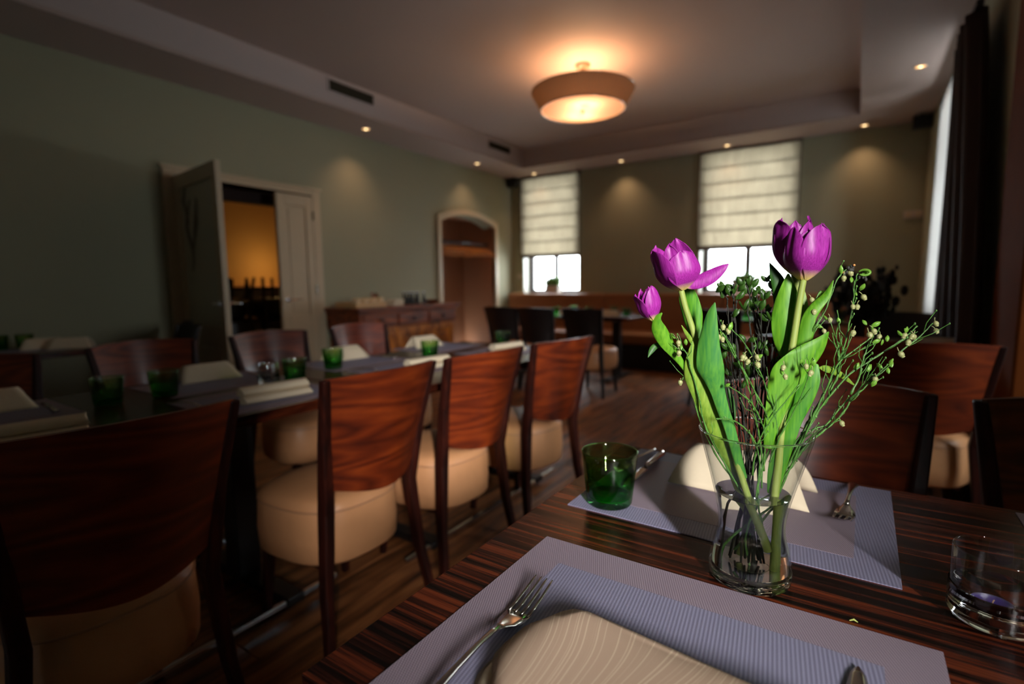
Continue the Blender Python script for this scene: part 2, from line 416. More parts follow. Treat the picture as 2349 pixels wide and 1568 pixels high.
# leaf local +y must point into the room (+x): rotate by -90 degrees and a little more
d1.rotation_euler = (0, 0, math.radians(-97.3))
struct(d1, 'open door leaf with a frosted pane, swung into the dining room')
handle(d1, 1, .80); handle(d1, -1, .80)
d2 = door_leaf('door_2', .40, 2.035, 2, False); d2.location = (WXL-.0, DO[1]-.004, 0); d2.rotation_euler = (0, 0, PI)
struct(d2, 'closed narrow cream panelled door leaf')
h = handle(d2, -1, .335, 1.0); h.scale = (1, -1, 1)
hb = B()
for z in (.25, 1.05, 1.8): hb.box(-.028, -.015, -.012, .012, z, z+.09)
obj('hinge', hb, steel, d2)

# neighbouring room seen through the door
RX = -8.1
struct(obj('wall_next_room', B().box(RX-.1, RX, .6, 6.0, 0, 2.75).box(RX, WXL-.22, .5, .6, 0, 2.75).box(RX, AX-.05, 6.0, 6.1, 0, 2.75), dark_room))
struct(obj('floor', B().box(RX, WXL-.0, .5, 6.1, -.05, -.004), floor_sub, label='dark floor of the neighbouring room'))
b = B().box(RX, WXL-.22, .5, 6.1, 2.7, 2.8)
struct(obj('ceiling', b, dark_room, label='amber ceiling of the neighbouring room'))
for k in range(3): struct(obj('trim_4', B().box(RX, WXL-.25, 1.9+1.25*k, 2.04+1.25*k, 2.52, 2.7), wtrim_m, label='ceiling beam of the neighbouring room'))
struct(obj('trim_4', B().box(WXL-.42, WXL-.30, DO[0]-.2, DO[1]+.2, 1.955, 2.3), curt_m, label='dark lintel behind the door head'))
t = empty('wall_bench', (RX+.3, 3.6, 0)); tag(t, 'dark bench with a lit ledge in the room behind the door', 'bench')
obj('backrest', B().box(-.28, -.16, -1.6, 2.2, .42, 1.13), dchair_m, t, bevel=.01)
obj('ledge', B().box(-.30, -.10, -1.6, 2.2, 1.13, 1.16), napkin_c or seat_m, t)
obj('seat', B().box(-.28, .25, -1.6, 2.2, .0, .45), dchair_m, t, bevel=.01)
for (px, py, pz, e) in ((-7.6, 4.9, 1.45, 5), (-6.4, 3.2, 2.45, 3.2)):
    l = bpy.data.lights.new('room_lamp', 'POINT'); l.energy = e; l.color = (1, .62, .22); l.shadow_soft_size = .12
    o = bpy.data.objects.new('room_lamp', l); COL.objects.link(o); o.location = (px, py, pz)

# windows
winframe_m = plain('dark_window_frame', lin(58, 46, 40), .45)
winframe_l = plain('window_frame_pale', lin(196, 200, 186), .5)
pane_m = glassy('window_glass', (1, 1, 1, 1), .8)
sill_m = plain('white_sill', lin(205, 205, 196), .5)
def window(name, x0, x1, z0, z1, label, axis='x', c=0.0, nv=1):
    """frame fills the opening near its outer edge; local coordinates: a along the wall, d outward"""
    root = empty(name); struct(root, label)
    def bx(b, a0, a1, d0, d1, q0, q1):
        return b.box(a0, a1, c+d0, c+d1, q0, q1) if axis == 'x' else b.box(c+d0, c+d1, a0, a1, q0, q1)
    f = .085; b = B()
    bx(b, x0, x0+f, .18, .25, z0, z1); bx(b, x1-f, x1, .18, .25, z0, z1); bx(b, x0+f, x1-f, .18, .25, z0, z0+f); bx(b, x0+f, x1-f, .18, .25, z1-f, z1)
    bx(b, x0+f, x1-f, .185, .245, (z0+z1)/2+.35, (z0+z1)/2+.40)
    obj('window_frame', b, winframe_m, root, bevel=.004)
    for k in range(1, nv+1):
        a = x0+f+(x1-x0-2*f)*k/(nv+1)
        obj('mullion', bx(B(), a-.036, a+.036, .187, .243, z0+f, z1-f), winframe_m, root, bevel=.003)
    for k in range(nv+1):
        w = (x1-x0-2*f)/(nv+1)
        obj('pane', bx(B(), x0+f+w*k, x0+f+w*(k+1), .212, .216, z0+f, z1-f), pane_m, root)
    for a0, a1 in ((x0, x0+.012), (x1-.012, x1)): obj('jamb', bx(B(), a0, a1, .01, .18, z0, z1), sill_m, root)
    obj('sill', bx(B(), x0, x1, -.0, .40, z0-.03, z0+.004), sill_m, root)
    return root
window('window_1', WIN_BACK[0][0], WIN_BACK[0][1], WIN_BACK[0][2], WIN_BACK[0][3], 'left window of the back wall', 'x', WY)
window('window_2', WIN_BACK[1][0], WIN_BACK[1][1], WIN_BACK[1][2], WIN_BACK[1][3], 'right window of the back wall', 'x', WY)
window('window_3', *WIN_SIDE, 'window of the right wall behind the curtain', 'y', WXR)
window('window_4', *WIN_NEAR, 'window of the right wall beside the camera', 'y', WXR2)

window('fill_window', *WIN_FILL, 'unseen window added in the right wall to light the chair row', 'y', WXR2)
# roman blinds
def translucent(name, col, tcol, f=.5, rough=.8, weave=0):
    m, nt, b = newmat(name); b.inputs['Base Color'].default_value = col; b.inputs['Roughness'].default_value = rough; b.inputs['Specular IOR Level'].default_value = .1
    tl = N(nt, 'ShaderNodeBsdfTranslucent'); tl.inputs[0].default_value = tcol; mx = N(nt, 'ShaderNodeMixShader'); mx.inputs[0].default_value = f
    if weave:
        tc = N(nt, 'ShaderNodeTexCoord'); mp = N(nt, 'ShaderNodeMapping'); mp.inputs['Scale'].default_value = (9, 9, 1.5)
        no = N(nt, 'ShaderNodeTexNoise', Scale=2.5, Detail=3.0); nt.links.new(tc.outputs['Object'], mp.inputs[0]); nt.links.new(mp.outputs[0], no.inputs['Vector'])
        mr = N(nt, 'ShaderNodeMapRange'); mr.inputs[3].default_value = 1-weave; mr.inputs[4].default_value = 1+weave; nt.links.new(no.outputs[0], mr.inputs[0])
        hs = N(nt, 'ShaderNodeHueSaturation'); hs.inputs['Color'].default_value = tcol; nt.links.new(mr.outputs[0], hs.inputs['Value']); nt.links.new(hs.outputs[0], tl.inputs[0])
    nt.links.new(b.outputs[0], mx.inputs[1]); nt.links.new(tl.outputs[0], mx.inputs[2]); nt.links.new(mx.outputs[0], nt.nodes['Material Output'].inputs[0])
    return m
blind_m = translucent('blind_linen', lin(190, 176, 150), (.36, .325, .265, 1), .78, weave=.28)
hem_m = plain('blind_hem', lin(84, 66, 56), .7)
def blind(x0, x1, z0, z1, n, label):
    root = empty('roman_blind', ((x0+x1)/2, WY-.03, z0)); w = (x1-x0)/2
    tag(root, label, 'blind')
    hh = (z1-z0)/n
    for k in range(n):
        b = B(); b.grid(lambda u, v: (-w+2*w*u, -.007*math.sin(PI*v)-.004*math.sin(u*9+k), hh*v*1.012+hh*k+.002), 10, 6)
        obj('panel', b, blind_m, root, smooth=True, solid=.002)
        if k: obj('batten', B().cbox(0, .008, hh*k+.004, 2*w, .008, .011), hem_m, root)
    obj('hem', B().box(-w-.005, w+.005, -.016, .012, -.045, .008), hem_m, root, bevel=.003)
    obj('headrail', B().box(-w-.012, w+.012, -.025, .03, z1-z0, z1-z0+.022), hem_m, root)
    for s in (-1, 1): obj('edge_tape', B().cbox(s*(w+.004), 0, (z1-z0)/2, .014, .02, z1-z0), hem_m, root)
blind(WIN_BACK[0][0]-.01, WIN_BACK[0][1]+.02, 1.575, 2.755, 6, 'cream roman blind, half lowered over the left back window')
blind(WIN_BACK[1][0]-.01, WIN_BACK[1][1]+.005, 1.575, 2.755, 6, 'wide cream roman blind, half lowered over the right back window')

# curtains on the right wall
sheer_m = translucent('white_net', lin(190, 195, 200), (.40, .39, .375, 1), .8, .9)
def curtain(name, X, y0, y1, z0, z1, amp, waves, mat, label, lean=0, cat='curtain', ybot=None):
    root = empty(name, (X, (y0+y1)/2, z0)); L = y1-y0; Hh = z1-z0
    tag(root, label, cat)
    b = B()
    def fn(u, v):
        s = 1-.25*math.sin(PI*min(1, v*1.2))*lean
        if ybot:
            k = (1-v)**.8; c0 = y0+(ybot[0]-y0)*k; c1 = y1+(ybot[1]-y1)*k
            return (amp*math.sin(u*waves*2*PI)+amp*.3*math.sin(u*5+v*3), c0+(c1-c0)*u-(y0+y1)/2, Hh*v)
        return (amp*math.sin(u*waves*2*PI)+amp*.3*math.sin(u*5+v*3), (u-.5)*L*s, Hh*v)
    b.grid(fn, int(waves*10), 14)
    obj('cloth', b, mat, root, smooth=True, solid=.003)
    obj('curtain_rail', B().cbox(0, 0, Hh+.015, .03, L*1.05, .025), black_m, root)
curtain('net_curtain', .52, 4.6, 5.80, .80, 2.58, .018, 9, sheer_m, 'white net curtain glowing at the right wall window')
curtain('dark_curtain', .455, 3.72, 4.36, .03, 2.52, .040, 5, curt_m, 'dark brown curtain hanging beside the right wall window', 0, ybot=(3.08, 4.24))
struct(obj('trim_5', B().box(.53, .62, 2.78, 3.24, 0, SOF), wtrim_m, bevel=.01, label='brown wooden post at the right edge'))

# ventilation grilles and downlights
def grille(y0, y1, z0, z1, label, n):
    root = empty('vent_grille', (CX0, (y0+y1)/2, z0)); tag(root, label, 'vent', 'air grilles in the ceiling recess'); L = (y1-y0)/2; h = z1-z0
    b = B(); b.box(0, .012, -L-.015, L+.015, -.015, 0).box(0, .012, -L-.015, L+.015, h, h+.015).box(0, .012, -L-.015, -L, 0, h).box(0, .012, L, L+.015, 0, h)
    obj('grille_frame', b, cove_m, root)
    obj('backing', B().box(.001, .003, -L, L, 0, h), plain('vent_dark', lin(22, 20, 12), .8), root)
    sm = None
    for k in range(n):
        y = -L+2*L*(k+.5)/n
        if sm is None:
            bb = B().cbox(0, 0, h/2, .009, 2*L/n*.35, h); sm = bb.mesh('slat'); sm.materials.append(plain('vent_slat', lin(70, 64, 44), .6))
        obj('slat', sm, None, root, loc=(.006, y, 0))
grille(3.27, 3.80, 2.915, 3.01, 'long dark air grille nearest the camera', 30)
grille(5.76, 6.27, 2.915, 3.00, 'dark air grille near the far corner of the recess', 26)
spot_lens = emit('halogen_lens', (1, .55, .22, 1), 1.6)
spot_hot = emit('halogen_bulb', (1, .80, .42, 1), 5.0)
spots = [(-4.45, 3.97, 'on the left, nearest the camera'), (-4.47, 5.95, 'on the left, second from the camera'), (-4.18, 7.0, 'in the far left corner'),
         (-2.79, 7.0, 'between the two back windows'), (-1.42, 7.0, 'above the right back window'), (-.02, 7.0, 'in the far right corner'), (.33, 5.37, 'above the side window on the right')]
bz = B().lathe([(.038, -.006), (.052, -.006), (.054, 0), (.038, 0)], 24, cap0=False, cap1=False).mesh('bezel'); bz.materials.append(cove_m)
ln = B().lathe([(.038, -.003), (.001, -.003)], 24, cap0=False, cap1=False).mesh('lens'); ln.materials.append(spot_lens)
bl = B().ball((0, 0, -.004), .012, 12, 5, .3).mesh('bulb'); bl.materials.append(spot_hot)
for x, y, w in spots:
    r = empty('downlight', (x, y, SOF)); tag(r, 'small recessed ceiling spotlight '+w, 'ceiling light', 'recessed spotlights of the ceiling border')
    obj('bezel', bz, None, r); obj('lens', ln, None, r); obj('bulb', bl, None, r)
    l = bpy.data.lights.new('spot_beam', 'SPOT'); l.energy = 10; l.color = (1, .60, .36); l.spot_size = math.radians(108); l.spot_blend = 1.0; l.shadow_soft_size = .03
    o = bpy.data.objects.new('spot_beam', l); COL.objects.link(o); o.location = (x, y, SOF-.015)
# curtains added out of view to narrow the beam at the window gap
curtain('dark_curtain', 1.53, -1.58, -1.40, .03, 2.5, .02, 2, curt_m, 'dark curtain added behind the camera to narrow the window gap, left side', 0)
curtain('dark_curtain', 1.53, -1.22, -.60, .03, 2.5, .03, 4, curt_m, 'dark curtain added beside the camera to narrow the window gap, right side', 0)
# small black speakers in both far corners
for x, y, w in ((-4.62, 7.08, 'far left corner'), (.47, 6.9, 'far right corner')):
    t = empty('corner_speaker', (x, y, SOF-.13)); tag(t, 'small black speaker under the ceiling in the '+w, 'speaker')
    obj('housing', B().cbox(0, 0, .05, .16, .12, .12), black_m, t, bevel=.01); obj('bracket', B().cbox(0, .02, .118, .04, .04, .024), black_m, t)

# pendant lamp
bronze = plain('lamp_bronze', lin(120, 92, 64), .5)
t = empty('pendant_lamp', (-2.13, 4.42, CEI)); tag(t, 'round pleated drum pendant lamp glowing under the ceiling recess', 'lamp')
obj('canopy', B().lathe([(.005, 0), (.065, 0), (.065, -.022), (.02, -.034), (.012, -.05)], 28, cap0=False), bronze, t, smooth='auto')
obj('rod', B().tube([(0, 0, -.04), (0, 0, -.40)], .008, 10), bronze, t, smooth=True)
shade_m = plain('pleated_shade', lin(178, 150, 128), .7)
b = B(); nP = 120
prof = [(.455, -.225), (.372, -.385)]
vs = []; fs = []
for r, z in prof:
    for k in range(nP*2):
        a = PI*k/nP; q = r+(.003 if k % 2 else -.003); vs.append((q*math.cos(a), q*math.sin(a), z))
for k in range(nP*2): fs.append((k, (k+1) % (nP*2), nP*2+(k+1) % (nP*2), nP*2+k))
b.add(vs, fs); obj('lamp_shade', b, translucent('shade_cloth', lin(205, 178, 150), (.36, .27, .20, 1), .45), t, solid=.004)
obj('shade_ring', B().tube([(.455*math.cos(a), .455*math.sin(a), -.225) for a in [2*PI*k/48 for k in range(48)]], .005, 6, closed=True), steel, t, smooth=True)
obj('shade_ring', B().tube([(.372*math.cos(a), .372*math.sin(a), -.385) for a in [2*PI*k/48 for k in range(48)]], .005, 6, closed=True), steel, t, smooth=True)
diff_m = translucent('lamp_diffuser', lin(225, 180, 160), (.42, .30, .24, 1), .7, .5)
obj('diffuser', B().lathe([(.362, -.375), (.30, -.388), (.001, -.392)], 40, cap0=False, cap1=False), diff_m, t, smooth=True)
obj('finial', B().lathe([(.02, -.392), (.014, -.405), (.004, -.412)], 14), steel, t, smooth='auto')
for s in (-1, 1):
    d = Vector((-.55, .83, 0))*s*.13
    obj('bulb', B().ball((d.x, d.y, -.335), .028, 12, 8, 1.3), emit('lamp_bulb', (1, .80, .5, 1), 14), t, smooth=True)
    obj('socket', B().tube([(0, 0, -.26), (d.x*.7, d.y*.7, -.26), (d.x, d.y, -.27)], .01, 6), steel, t)
    l = bpy.data.lights.new('lamp_light', 'POINT'); l.energy = 13; l.color = (1, .60, .32); l.shadow_soft_size = .035
    o = bpy.data.objects.new('lamp_light', l); COL.objects.link(o); o.location = (-2.13+d.x, 4.42+d.y, CEI-.275)

# wall socket plate on the right part of the back wall
t = empty('switch_plate', (.47, WY, 1.82)); tag(t, 'pale double switch plate high on the back wall at right', 'switch')
obj('plate', B().cbox(0, -.006, 0, .17, .012, .08), cove_m, t, bevel=.003)
for s in (-1, 1): obj('rocker', B().cbox(s*.04, -.014, 0, .055, .008, .055), door_m, t, bevel=.002)
t = empty('light_switch', (-4.46, WY, 1.25)); tag(t, 'small pale light switch left of the left back window', 'switch')
obj('plate', B().cbox(-.13, -.006, 0, .07, .012, .07), cove_m, t, bevel=.003); obj('rocker', B().cbox(-.13, -.014, 0, .04, .008, .04), door_m, t, bevel=.002)

# skirting
for nm, bb in (('baseboard_left', B().box(WXL, WXL+.018, YB, DO[0]-.1, 0, .11).box(WXL, WXL+.018, DO[1]+.1, AR[0]-.08, 0, .11).box(WXL, WXL+.018, AR[1]+.08, WY, 0, .11)),
               ('baseboard_back', B().box(WXL, WXR, WY-.018, WY, 0, .11)), ('baseboard_right', B().box(WXR-.018, WXR, 3.3, WY, 0, .11))):
    struct(obj(nm, bb, door_m))

# ------------------------------------------------------------------ furniture
def make_chair(wood_mat, leg_mat, seat_mat, pipe_mat):
    """origin on the floor under the seat, sitter faces +y"""
    t = empty('dining_chair')
    W = .205
    for s in (-1, 1):
        b = B(); path = [(s*.218, -.250, 0), (s*.192, -.212, .22), (s*.170, -.198, .46), (s*.188, -.235, .68), (s*.212, -.285, .875)]
        vs = []; fs = []
        for k, (px, py, pz) in enumerate(path):
            w = (.024, .03, .034, .030, .024)[k]; d = (.03, .036, .042, .034, .026)[k]
            vs += [(px-w/2, py-d/2, pz), (px+w/2, py-d/2, pz), (px+w/2, py+d/2, pz), (px-w/2, py+d/2, pz)]
            if k:
                o_ = 4*(k-1)
                for q in range(4): fs.append((o_+q, o_+(q+1) % 4, o_+4+(q+1) % 4, o_+4+q))
        fs += [(3, 2, 1, 0), (16, 17, 18, 19)]
        obj('rear_leg', B().add(vs, fs), leg_mat, t, bevel=.005)
        obj('leg', B().prism((s*.165, .175, 0), (s*.150, .150, .275), (.024, .024), (.036, .036)), leg_mat, t, bevel=.004)
    b = B(); W2 = W-.004
    def back(u, v, off):
        z = .505+.372*v+.010*math.sin(PI*u)*v + .03*(1-v)*(1-math.sin(PI*u)); x = (2*u-1)*(.172+.038*((z-.5)/.375)**1.2 if z > .5 else .172)
        y = -.198-.088*((z-.46)/.42)**1.2-.068*math.sin(PI*u)
        return (x, y-off, z)
    nu, nv = 18, 8
    g1 = B().grid(lambda u, v: back(u, v, .007), nu, nv); g2 = B().grid(lambda u, v: back(u, v, -.007), nu, nv)
    b.add(g1.v, g1.f); b.add(g2.v, [tuple(reversed(f)) for f in g2.f]); o2 = len(g1.v)
    row = nu+1
    for i in range(nu):
        b.f.append((i+1, i, o2+i, o2+i+1)); a = nv*row; b.f.append((a+i, a+i+1, o2+a+i+1, o2+a+i))
    for j in range(nv):
        b.f.append((j*row, (j+1)*row, o2+(j+1)*row, o2+j*row)); b.f.append(((j+1)*row+nu, j*row+nu, o2+j*row+nu, o2+(j+1)*row+nu))
    obj('backrest', b, wood_mat, t, smooth='auto')
    # thick rounded drum seat
    def outline(a, sc=1.0):
        c, s_ = math.cos(a), math.sin(a); e = .72
        x = math.copysign(abs(c)**e, c)*.218*sc; y = math.copysign(abs(s_)**e, s_)*.205*sc; x *= .92+.09*y/.2
        return x, y+.01
    prof = [(.95, .264), (1.01, .276), (1.03, .34), (1.0, .437), (.965, .460), (.87, .474), (.6, .484), (.25, .488), (.02, .489)]
    n = 40; vs = []; fs = []
    for sc, z in prof:
        for k in range(n): q = outline(2*PI*k/n, sc); vs.append((q[0], q[1], z))
    for i in range(len(prof)-1):
        for k in range(n): fs.append((i*n+k, i*n+(k+1) % n, (i+1)*n+(k+1) % n, (i+1)*n+k))
    fs.append(tuple(range(n-1, -1, -1))); fs.append(tuple((len(prof)-1)*n+k for k in range(n)))
    seat = obj('seat', B().add(vs, fs), seat_mat, t, smooth=True)
    obj('piping', B().tube([(*outline(2*PI*k/n, 1.0), .438) for k in range(n)], .0035, 5, closed=True), pipe_mat, seat, smooth=True)
    obj('seat_frame', B().box(-.15, .15, -.13, .13, .248, .272), leg_mat, t, bevel=.004)
    return t
proto = make_chair(chair_m, post_m, seat_m, pipe_m)
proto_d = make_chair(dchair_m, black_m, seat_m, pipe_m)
proto_u = make_chair(dchair_m, black_m, blackfab, black_m)
used = set()
def chair(x, y, deg, label, group, dark=False, cat='chair'):
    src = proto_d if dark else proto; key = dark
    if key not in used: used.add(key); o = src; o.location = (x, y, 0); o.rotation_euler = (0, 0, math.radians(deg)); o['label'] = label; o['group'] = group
    else: o = dup(src, (x, y, 0), math.radians(deg), label, group)
    o['category'] = cat; return o
G = 'red-brown dining chairs with tan drum seats'
near_row = 'mahogany chair on the near side of the long table, '
chair(-1.465, .42, 88, near_row+'closest to the camera, in shadow', G)
chair(-1.475, 1.10, 89, near_row+'second from the front, swirling grain', G)
chair(-1.44, 1.60, 86, near_row+'third from the front', G)
chair(-1.37, 2.135, 80, near_row+'farthest from the camera', G)
far_row = 'chair on the far side of the long table, '
chair(-2.44, .46, -91, far_row+'at the left edge of the photo', G)
chair(-2.47, 1.05, -94, far_row+'left of the open door leaf', G)
chair(-2.40, 1.64, -92, far_row+'in front of the doorway', G)
chair(-2.38, 2.24, -92, far_row+'in front of the wooden sideboard', G)
chair(-.015, 1.145, 189, 'mahogany chair right behind the tulip vase across the nearest table', G)
chair(.44, 1.15, 180, 'dark chair cut by the right edge across the nearest table', G)
chair(.245, 2.89, 2, 'mahogany chair with its tan seat showing, at the right in front of the curtain', G)
chair(-.19, 2.98, 8, 'mahogany chair half hidden behind the bilberry sprigs at right', G)
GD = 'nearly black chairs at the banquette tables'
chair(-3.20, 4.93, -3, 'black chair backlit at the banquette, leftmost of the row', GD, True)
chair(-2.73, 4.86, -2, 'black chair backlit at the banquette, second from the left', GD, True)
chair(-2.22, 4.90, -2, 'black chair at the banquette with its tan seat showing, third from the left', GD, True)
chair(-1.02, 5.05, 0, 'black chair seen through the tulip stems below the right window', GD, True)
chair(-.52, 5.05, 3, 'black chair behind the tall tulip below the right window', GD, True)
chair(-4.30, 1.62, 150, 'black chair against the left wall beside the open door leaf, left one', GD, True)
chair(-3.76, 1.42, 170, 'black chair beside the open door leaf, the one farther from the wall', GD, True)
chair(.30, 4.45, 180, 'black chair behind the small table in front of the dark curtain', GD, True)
for i, (x, y, rz) in enumerate(((-6.06, 3.20, -90), (-6.06, 3.74, -90), (-6.54, 3.48, 90))):
    o = proto_u if i == 0 else dup(proto_u)
    o.location = (x, y, .75+.489); o['group'] = 'upturned chairs behind the door'; o['label'] = ('upturned dark chair on a table in the room behind the door, left', 'upturned dark chair in the room behind the door, right', 'upturned dark chair in the room behind the door, farthest')[i]
    o.rotation_euler = (PI, 0, math.radians(rz)); o['category'] = 'chair'

foot_m = chrome
def table(x, y, L, W, rz, label, group='dark striped wooden restaurant tables', feet=True, inset=.28):
    t = empty('dining_table', (x, y, 0), rz); tag(t, label, 'table', group)
    obj('tabletop', B().box(-L/2, L/2, -W/2, W/2, .716, .75), table_m, t, bevel=.002)
    for s in (-1, 1):
        obj('column', B().cbox(s*(L/2-inset), 0, .375, .09, .09, .68), black_m, t, bevel=.006)
        obj('foot', B().box(s*(L/2-inset)-.035, s*(L/2-inset)+.035, -W/2+.10, W/2-.10, .012, .045), black_m, t, bevel=.006)
        obj('bracket', B().cbox(s*(L/2-inset), 0, .705, .12, W*.6, .022), black_m, t)
    if feet:
        for s in (-1, 1): obj('foot_rail', B().box(-L/2+.1, L/2-.1, s*(W/2-.115)-.009, s*(W/2-.115)+.009, .02, .038), foot_m, t, bevel=.003)
    return t
table(.36, .71, 1.60, .86, 0, 'nearest table with the tulip vase, dark striped veneer', inset=.17)
table(-1.93, .44, 1.72, .86, PI/2, 'front half of the long table in shadow at left')
table(-1.77, 2.02, 1.42, .86, PI/2, 'rear half of the long table behind the chair backs')
table(-2.90, 5.72, 1.75, .82, 0, 'long table at the banquette on the left, behind three black chairs')
table(-.72, 5.85, 1.50, .82, 0, 'banquette table below the right window, behind the tulips')
table(-.04, 3.74, .84, .84, 0, 'small square table at the right with a dark plant')
table(-4.34, .62, 1.30, .60, PI/2, 'narrow table along the left wall with glasses and bread-coloured napkins')
table(-6.3, 3.5, 1.2, .8, PI/2, 'dark table with upturned chairs in the next room', feet=False)

# banquette along the back wall
t = empty('banquette', (0, 0, 0)); tag(t, 'caramel upholstered banquette along the back wall under the windows', 'bench')
segs = [(-4.68, -3.05), (-3.05, -1.42), (-1.42, .20)]
for a, c in segs:
    obj('back_cushion', B().box(a+.004, c-.004, 6.98, 7.16, .44, .975), banq_m, t, bevel=.025)
    obj('seat_cushion', B().box(a+.003, c-.003, 6.42, 7.0, .33, .465), banq_m, t, bevel=.03)
obj('plinth', B().box(-4.66, .18, 6.5, 7.1, 0, .33), black_m, t, bevel=.004)

# antique sideboard between door and alcove
sb_m = wood('sideboard_pine', lin(84, 38, 8), lin(150, 84, 24), lin(190, 116, 44), scl=(3, 3, 1), nscale=5, rough=.42)
sb_d = wood('sideboard_dark', lin(52, 18, 6), lin(112, 48, 16), lin(146, 72, 26), scl=(3, 1, 9), nscale=4, rough=.42)
t = empty('sideboard', (WXL+.01, 4.32, 0)); tag(t, 'old carved wooden sideboard between the double door and the alcove', 'sideboard')
D_, Hh = .50, .90; L = .78
obj('carcass', B().box(0, D_, -L+.05, L-.05, .08, .68), sb_m, t, bevel=.006)
obj('drawer_case', B().box(0, D_+.02, -L+.02, L-.02, .68, .84), sb_d, t, bevel=.006)
obj('worktop', B().box(0, D_+.06, -L-.02, L+.02, .865, .90), sb_d, t, bevel=.008)
obj('moulding', B().box(0, D_+.04, -L, L, .84, .865), sb_d, t, bevel=.006)
obj('plinth', B().box(.02, D_-.02, -L+.07, L-.07, 0, .08), sb_d, t, bevel=.006)
for k in range(3):
    y = -.49+.49*k
    dr = obj('drawer', B().box(D_+.02, D_+.038, y-.225, y+.225, .70, .825), sb_d, t, bevel=.006)
    obj('knob', B().lathe([(.008, 0), (.010, .012), (.02, .02), (.017, .03), (.003, .034)], 14), black_m, dr, smooth='auto', loc=(D_+.038, y, .762), rot=(0, PI/2, 0))
    dd = obj('door', B().box(D_, D_+.02, y-.225, y-.165, .12, .66).box(D_, D_+.02, y+.165, y+.225, .12, .66).box(D_, D_+.02, y-.165, y+.165, .12, .19).box(D_, D_+.02, y-.165, y+.165, .59, .66), sb_m, t, bevel=.004)
    obj('door_panel', B().box(D_, D_+.014, y-.125, y+.125, .23, .55), sb_m, dd, bevel=.008)
    if k < 2: obj('pilaster', B().lathe([(.016, 0), (.016, .05), (.011, .08), (.014, .25), (.011, .42), (.016, .45), (.016, .5)], 12, (D_+.012, y+.245, .13)), sb_m, t, smooth='auto')

# ------------------------------------------------------------------ things on the sideboard
SX = WXL+.30; SZ = .901
linen = plain('napkin_linen', lin(212, 196, 168), .8, noise=.03, scale=40, bump=.15)
pale_m = plain('pale_wood', lin(196, 156, 104), .5, noise=.1, scale=8)
t = empty('tray', (SX, 3.79, SZ)); tag(t, 'pale wooden tray at the left end of the sideboard', 'tray')
obj('base', B().box(-.16, .16, -.21, .21, 0, .012), pale_m, t); 
for a in ((-.16, -.15, -.21, .21), (.15, .16, -.21, .21), (-.15, .15, -.21, -.20), (-.15, .15, .20, .21)): obj('side', B().box(a[0], a[1], a[2], a[3], .012, .05), pale_m, t)
cup0 = None
cup_me = B().lathe([(.022, 0), (.030, .01), (.048, .085), (.045, .085), (.028, .014), (.002, .012)], 20, cap1=False).mesh('cup')
cup_me.materials.append(plain('cream_cup', lin(214, 184, 140), .4))
for p in cup_me.polygons: p.use_smooth = True
for k in range(4):
    o = obj('cup', cup_me, None, None, loc=(SX+.09, 3.65+.105*k, SZ+.012))
    tag(o, 'cream tapered cup in the tray on the sideboard, '+('leftmost', 'second from left', 'third from left', 'rightmost')[k]+' of four', 'cup', 'cream cups in the sideboard tray')
t = empty('potted_flowers', (SX-.07, 4.06, SZ)); tag(t, 'little red and green flower pot on the sideboard', 'plant')
obj('pot', B().lathe([(.035, 0), (.05, .08), (.045, .08), (.03, .01)], 18, cap1=False), black_m, t, smooth='auto')
r = random.Random(4); bg_ = B(); br_ = B()
for k in range(26):
    a = r.random()*6.28; q = r.random()*.05; z = .085+r.random()*.05
    (br_ if k % 2 else bg_).ball((q*math.cos(a), q*math.sin(a), z), .014, 7, 4)
obj('foliage', bg_, plain('pot_green', lin(50, 74, 30), .5), t); obj('blossoms', br_, plain('pot_red', lin(150, 44, 30), .5), t)
for k in range(3):
    o = obj('napkin', B().box(-.07, .07, -.08, .08, 0, .022), linen, None, loc=(SX+.05, 4.22+.004*k, SZ+.0225*k), rot=(0, 0, .05*k), bevel=.006)
    tag(o, ('folded cream napkin at the bottom of the stack on the sideboard', 'folded cream napkin in the middle of the stack on the sideboard', 'folded cream napkin topping the stack on the sideboard')[k], 'napkin', 'napkins stacked on the sideboard')
bm_ = plain('dark_bottle', lin(38, 36, 36), .25); bc_ = plain('bottle_silver', (.6, .6, .62, 1), .3, metal=1)
bottle = B().lathe([(.018, 0), (.022, .01), (.022, .07), (.012, .095), (.010, .12), (.014, .125), (.014, .14)], 14).mesh('body'); bottle.materials.append(bm_)
capm = B().lathe([(.0145, .134), (.0145, .142), (.004, .148)], 14).mesh('cap'); capm.materials.append(bc_)
k = 0
for (dx, dy) in ((.05, 4.42), (-.03, 4.45), (.06, 4.50), (-.02, 4.54), (.05, 4.60), (-.03, 4.66), (.04, 4.72)):
    t = empty('shaker_bottle', (SX+dx, dy, SZ)); ob = obj('body', bottle, None, t); obj('cap', capm, None, t)
    tag(t, ('first', 'second', 'third', 'fourth', 'fifth', 'sixth', 'last')[k]+' of the small dark bottles on the sideboard, counted from the left', 'bottle', 'small dark bottles on the sideboard'); k += 1
t = obj('bowl', B().lathe([(.04, 0), (.09, .03), (.105, .045), (.10, .045), (.03, .008)], 26, cap1=False), sb_d, None, smooth='auto', loc=(SX, 4.9, SZ)); tag(t, 'shallow dark wooden bowl at the right end of the sideboard', 'bowl')

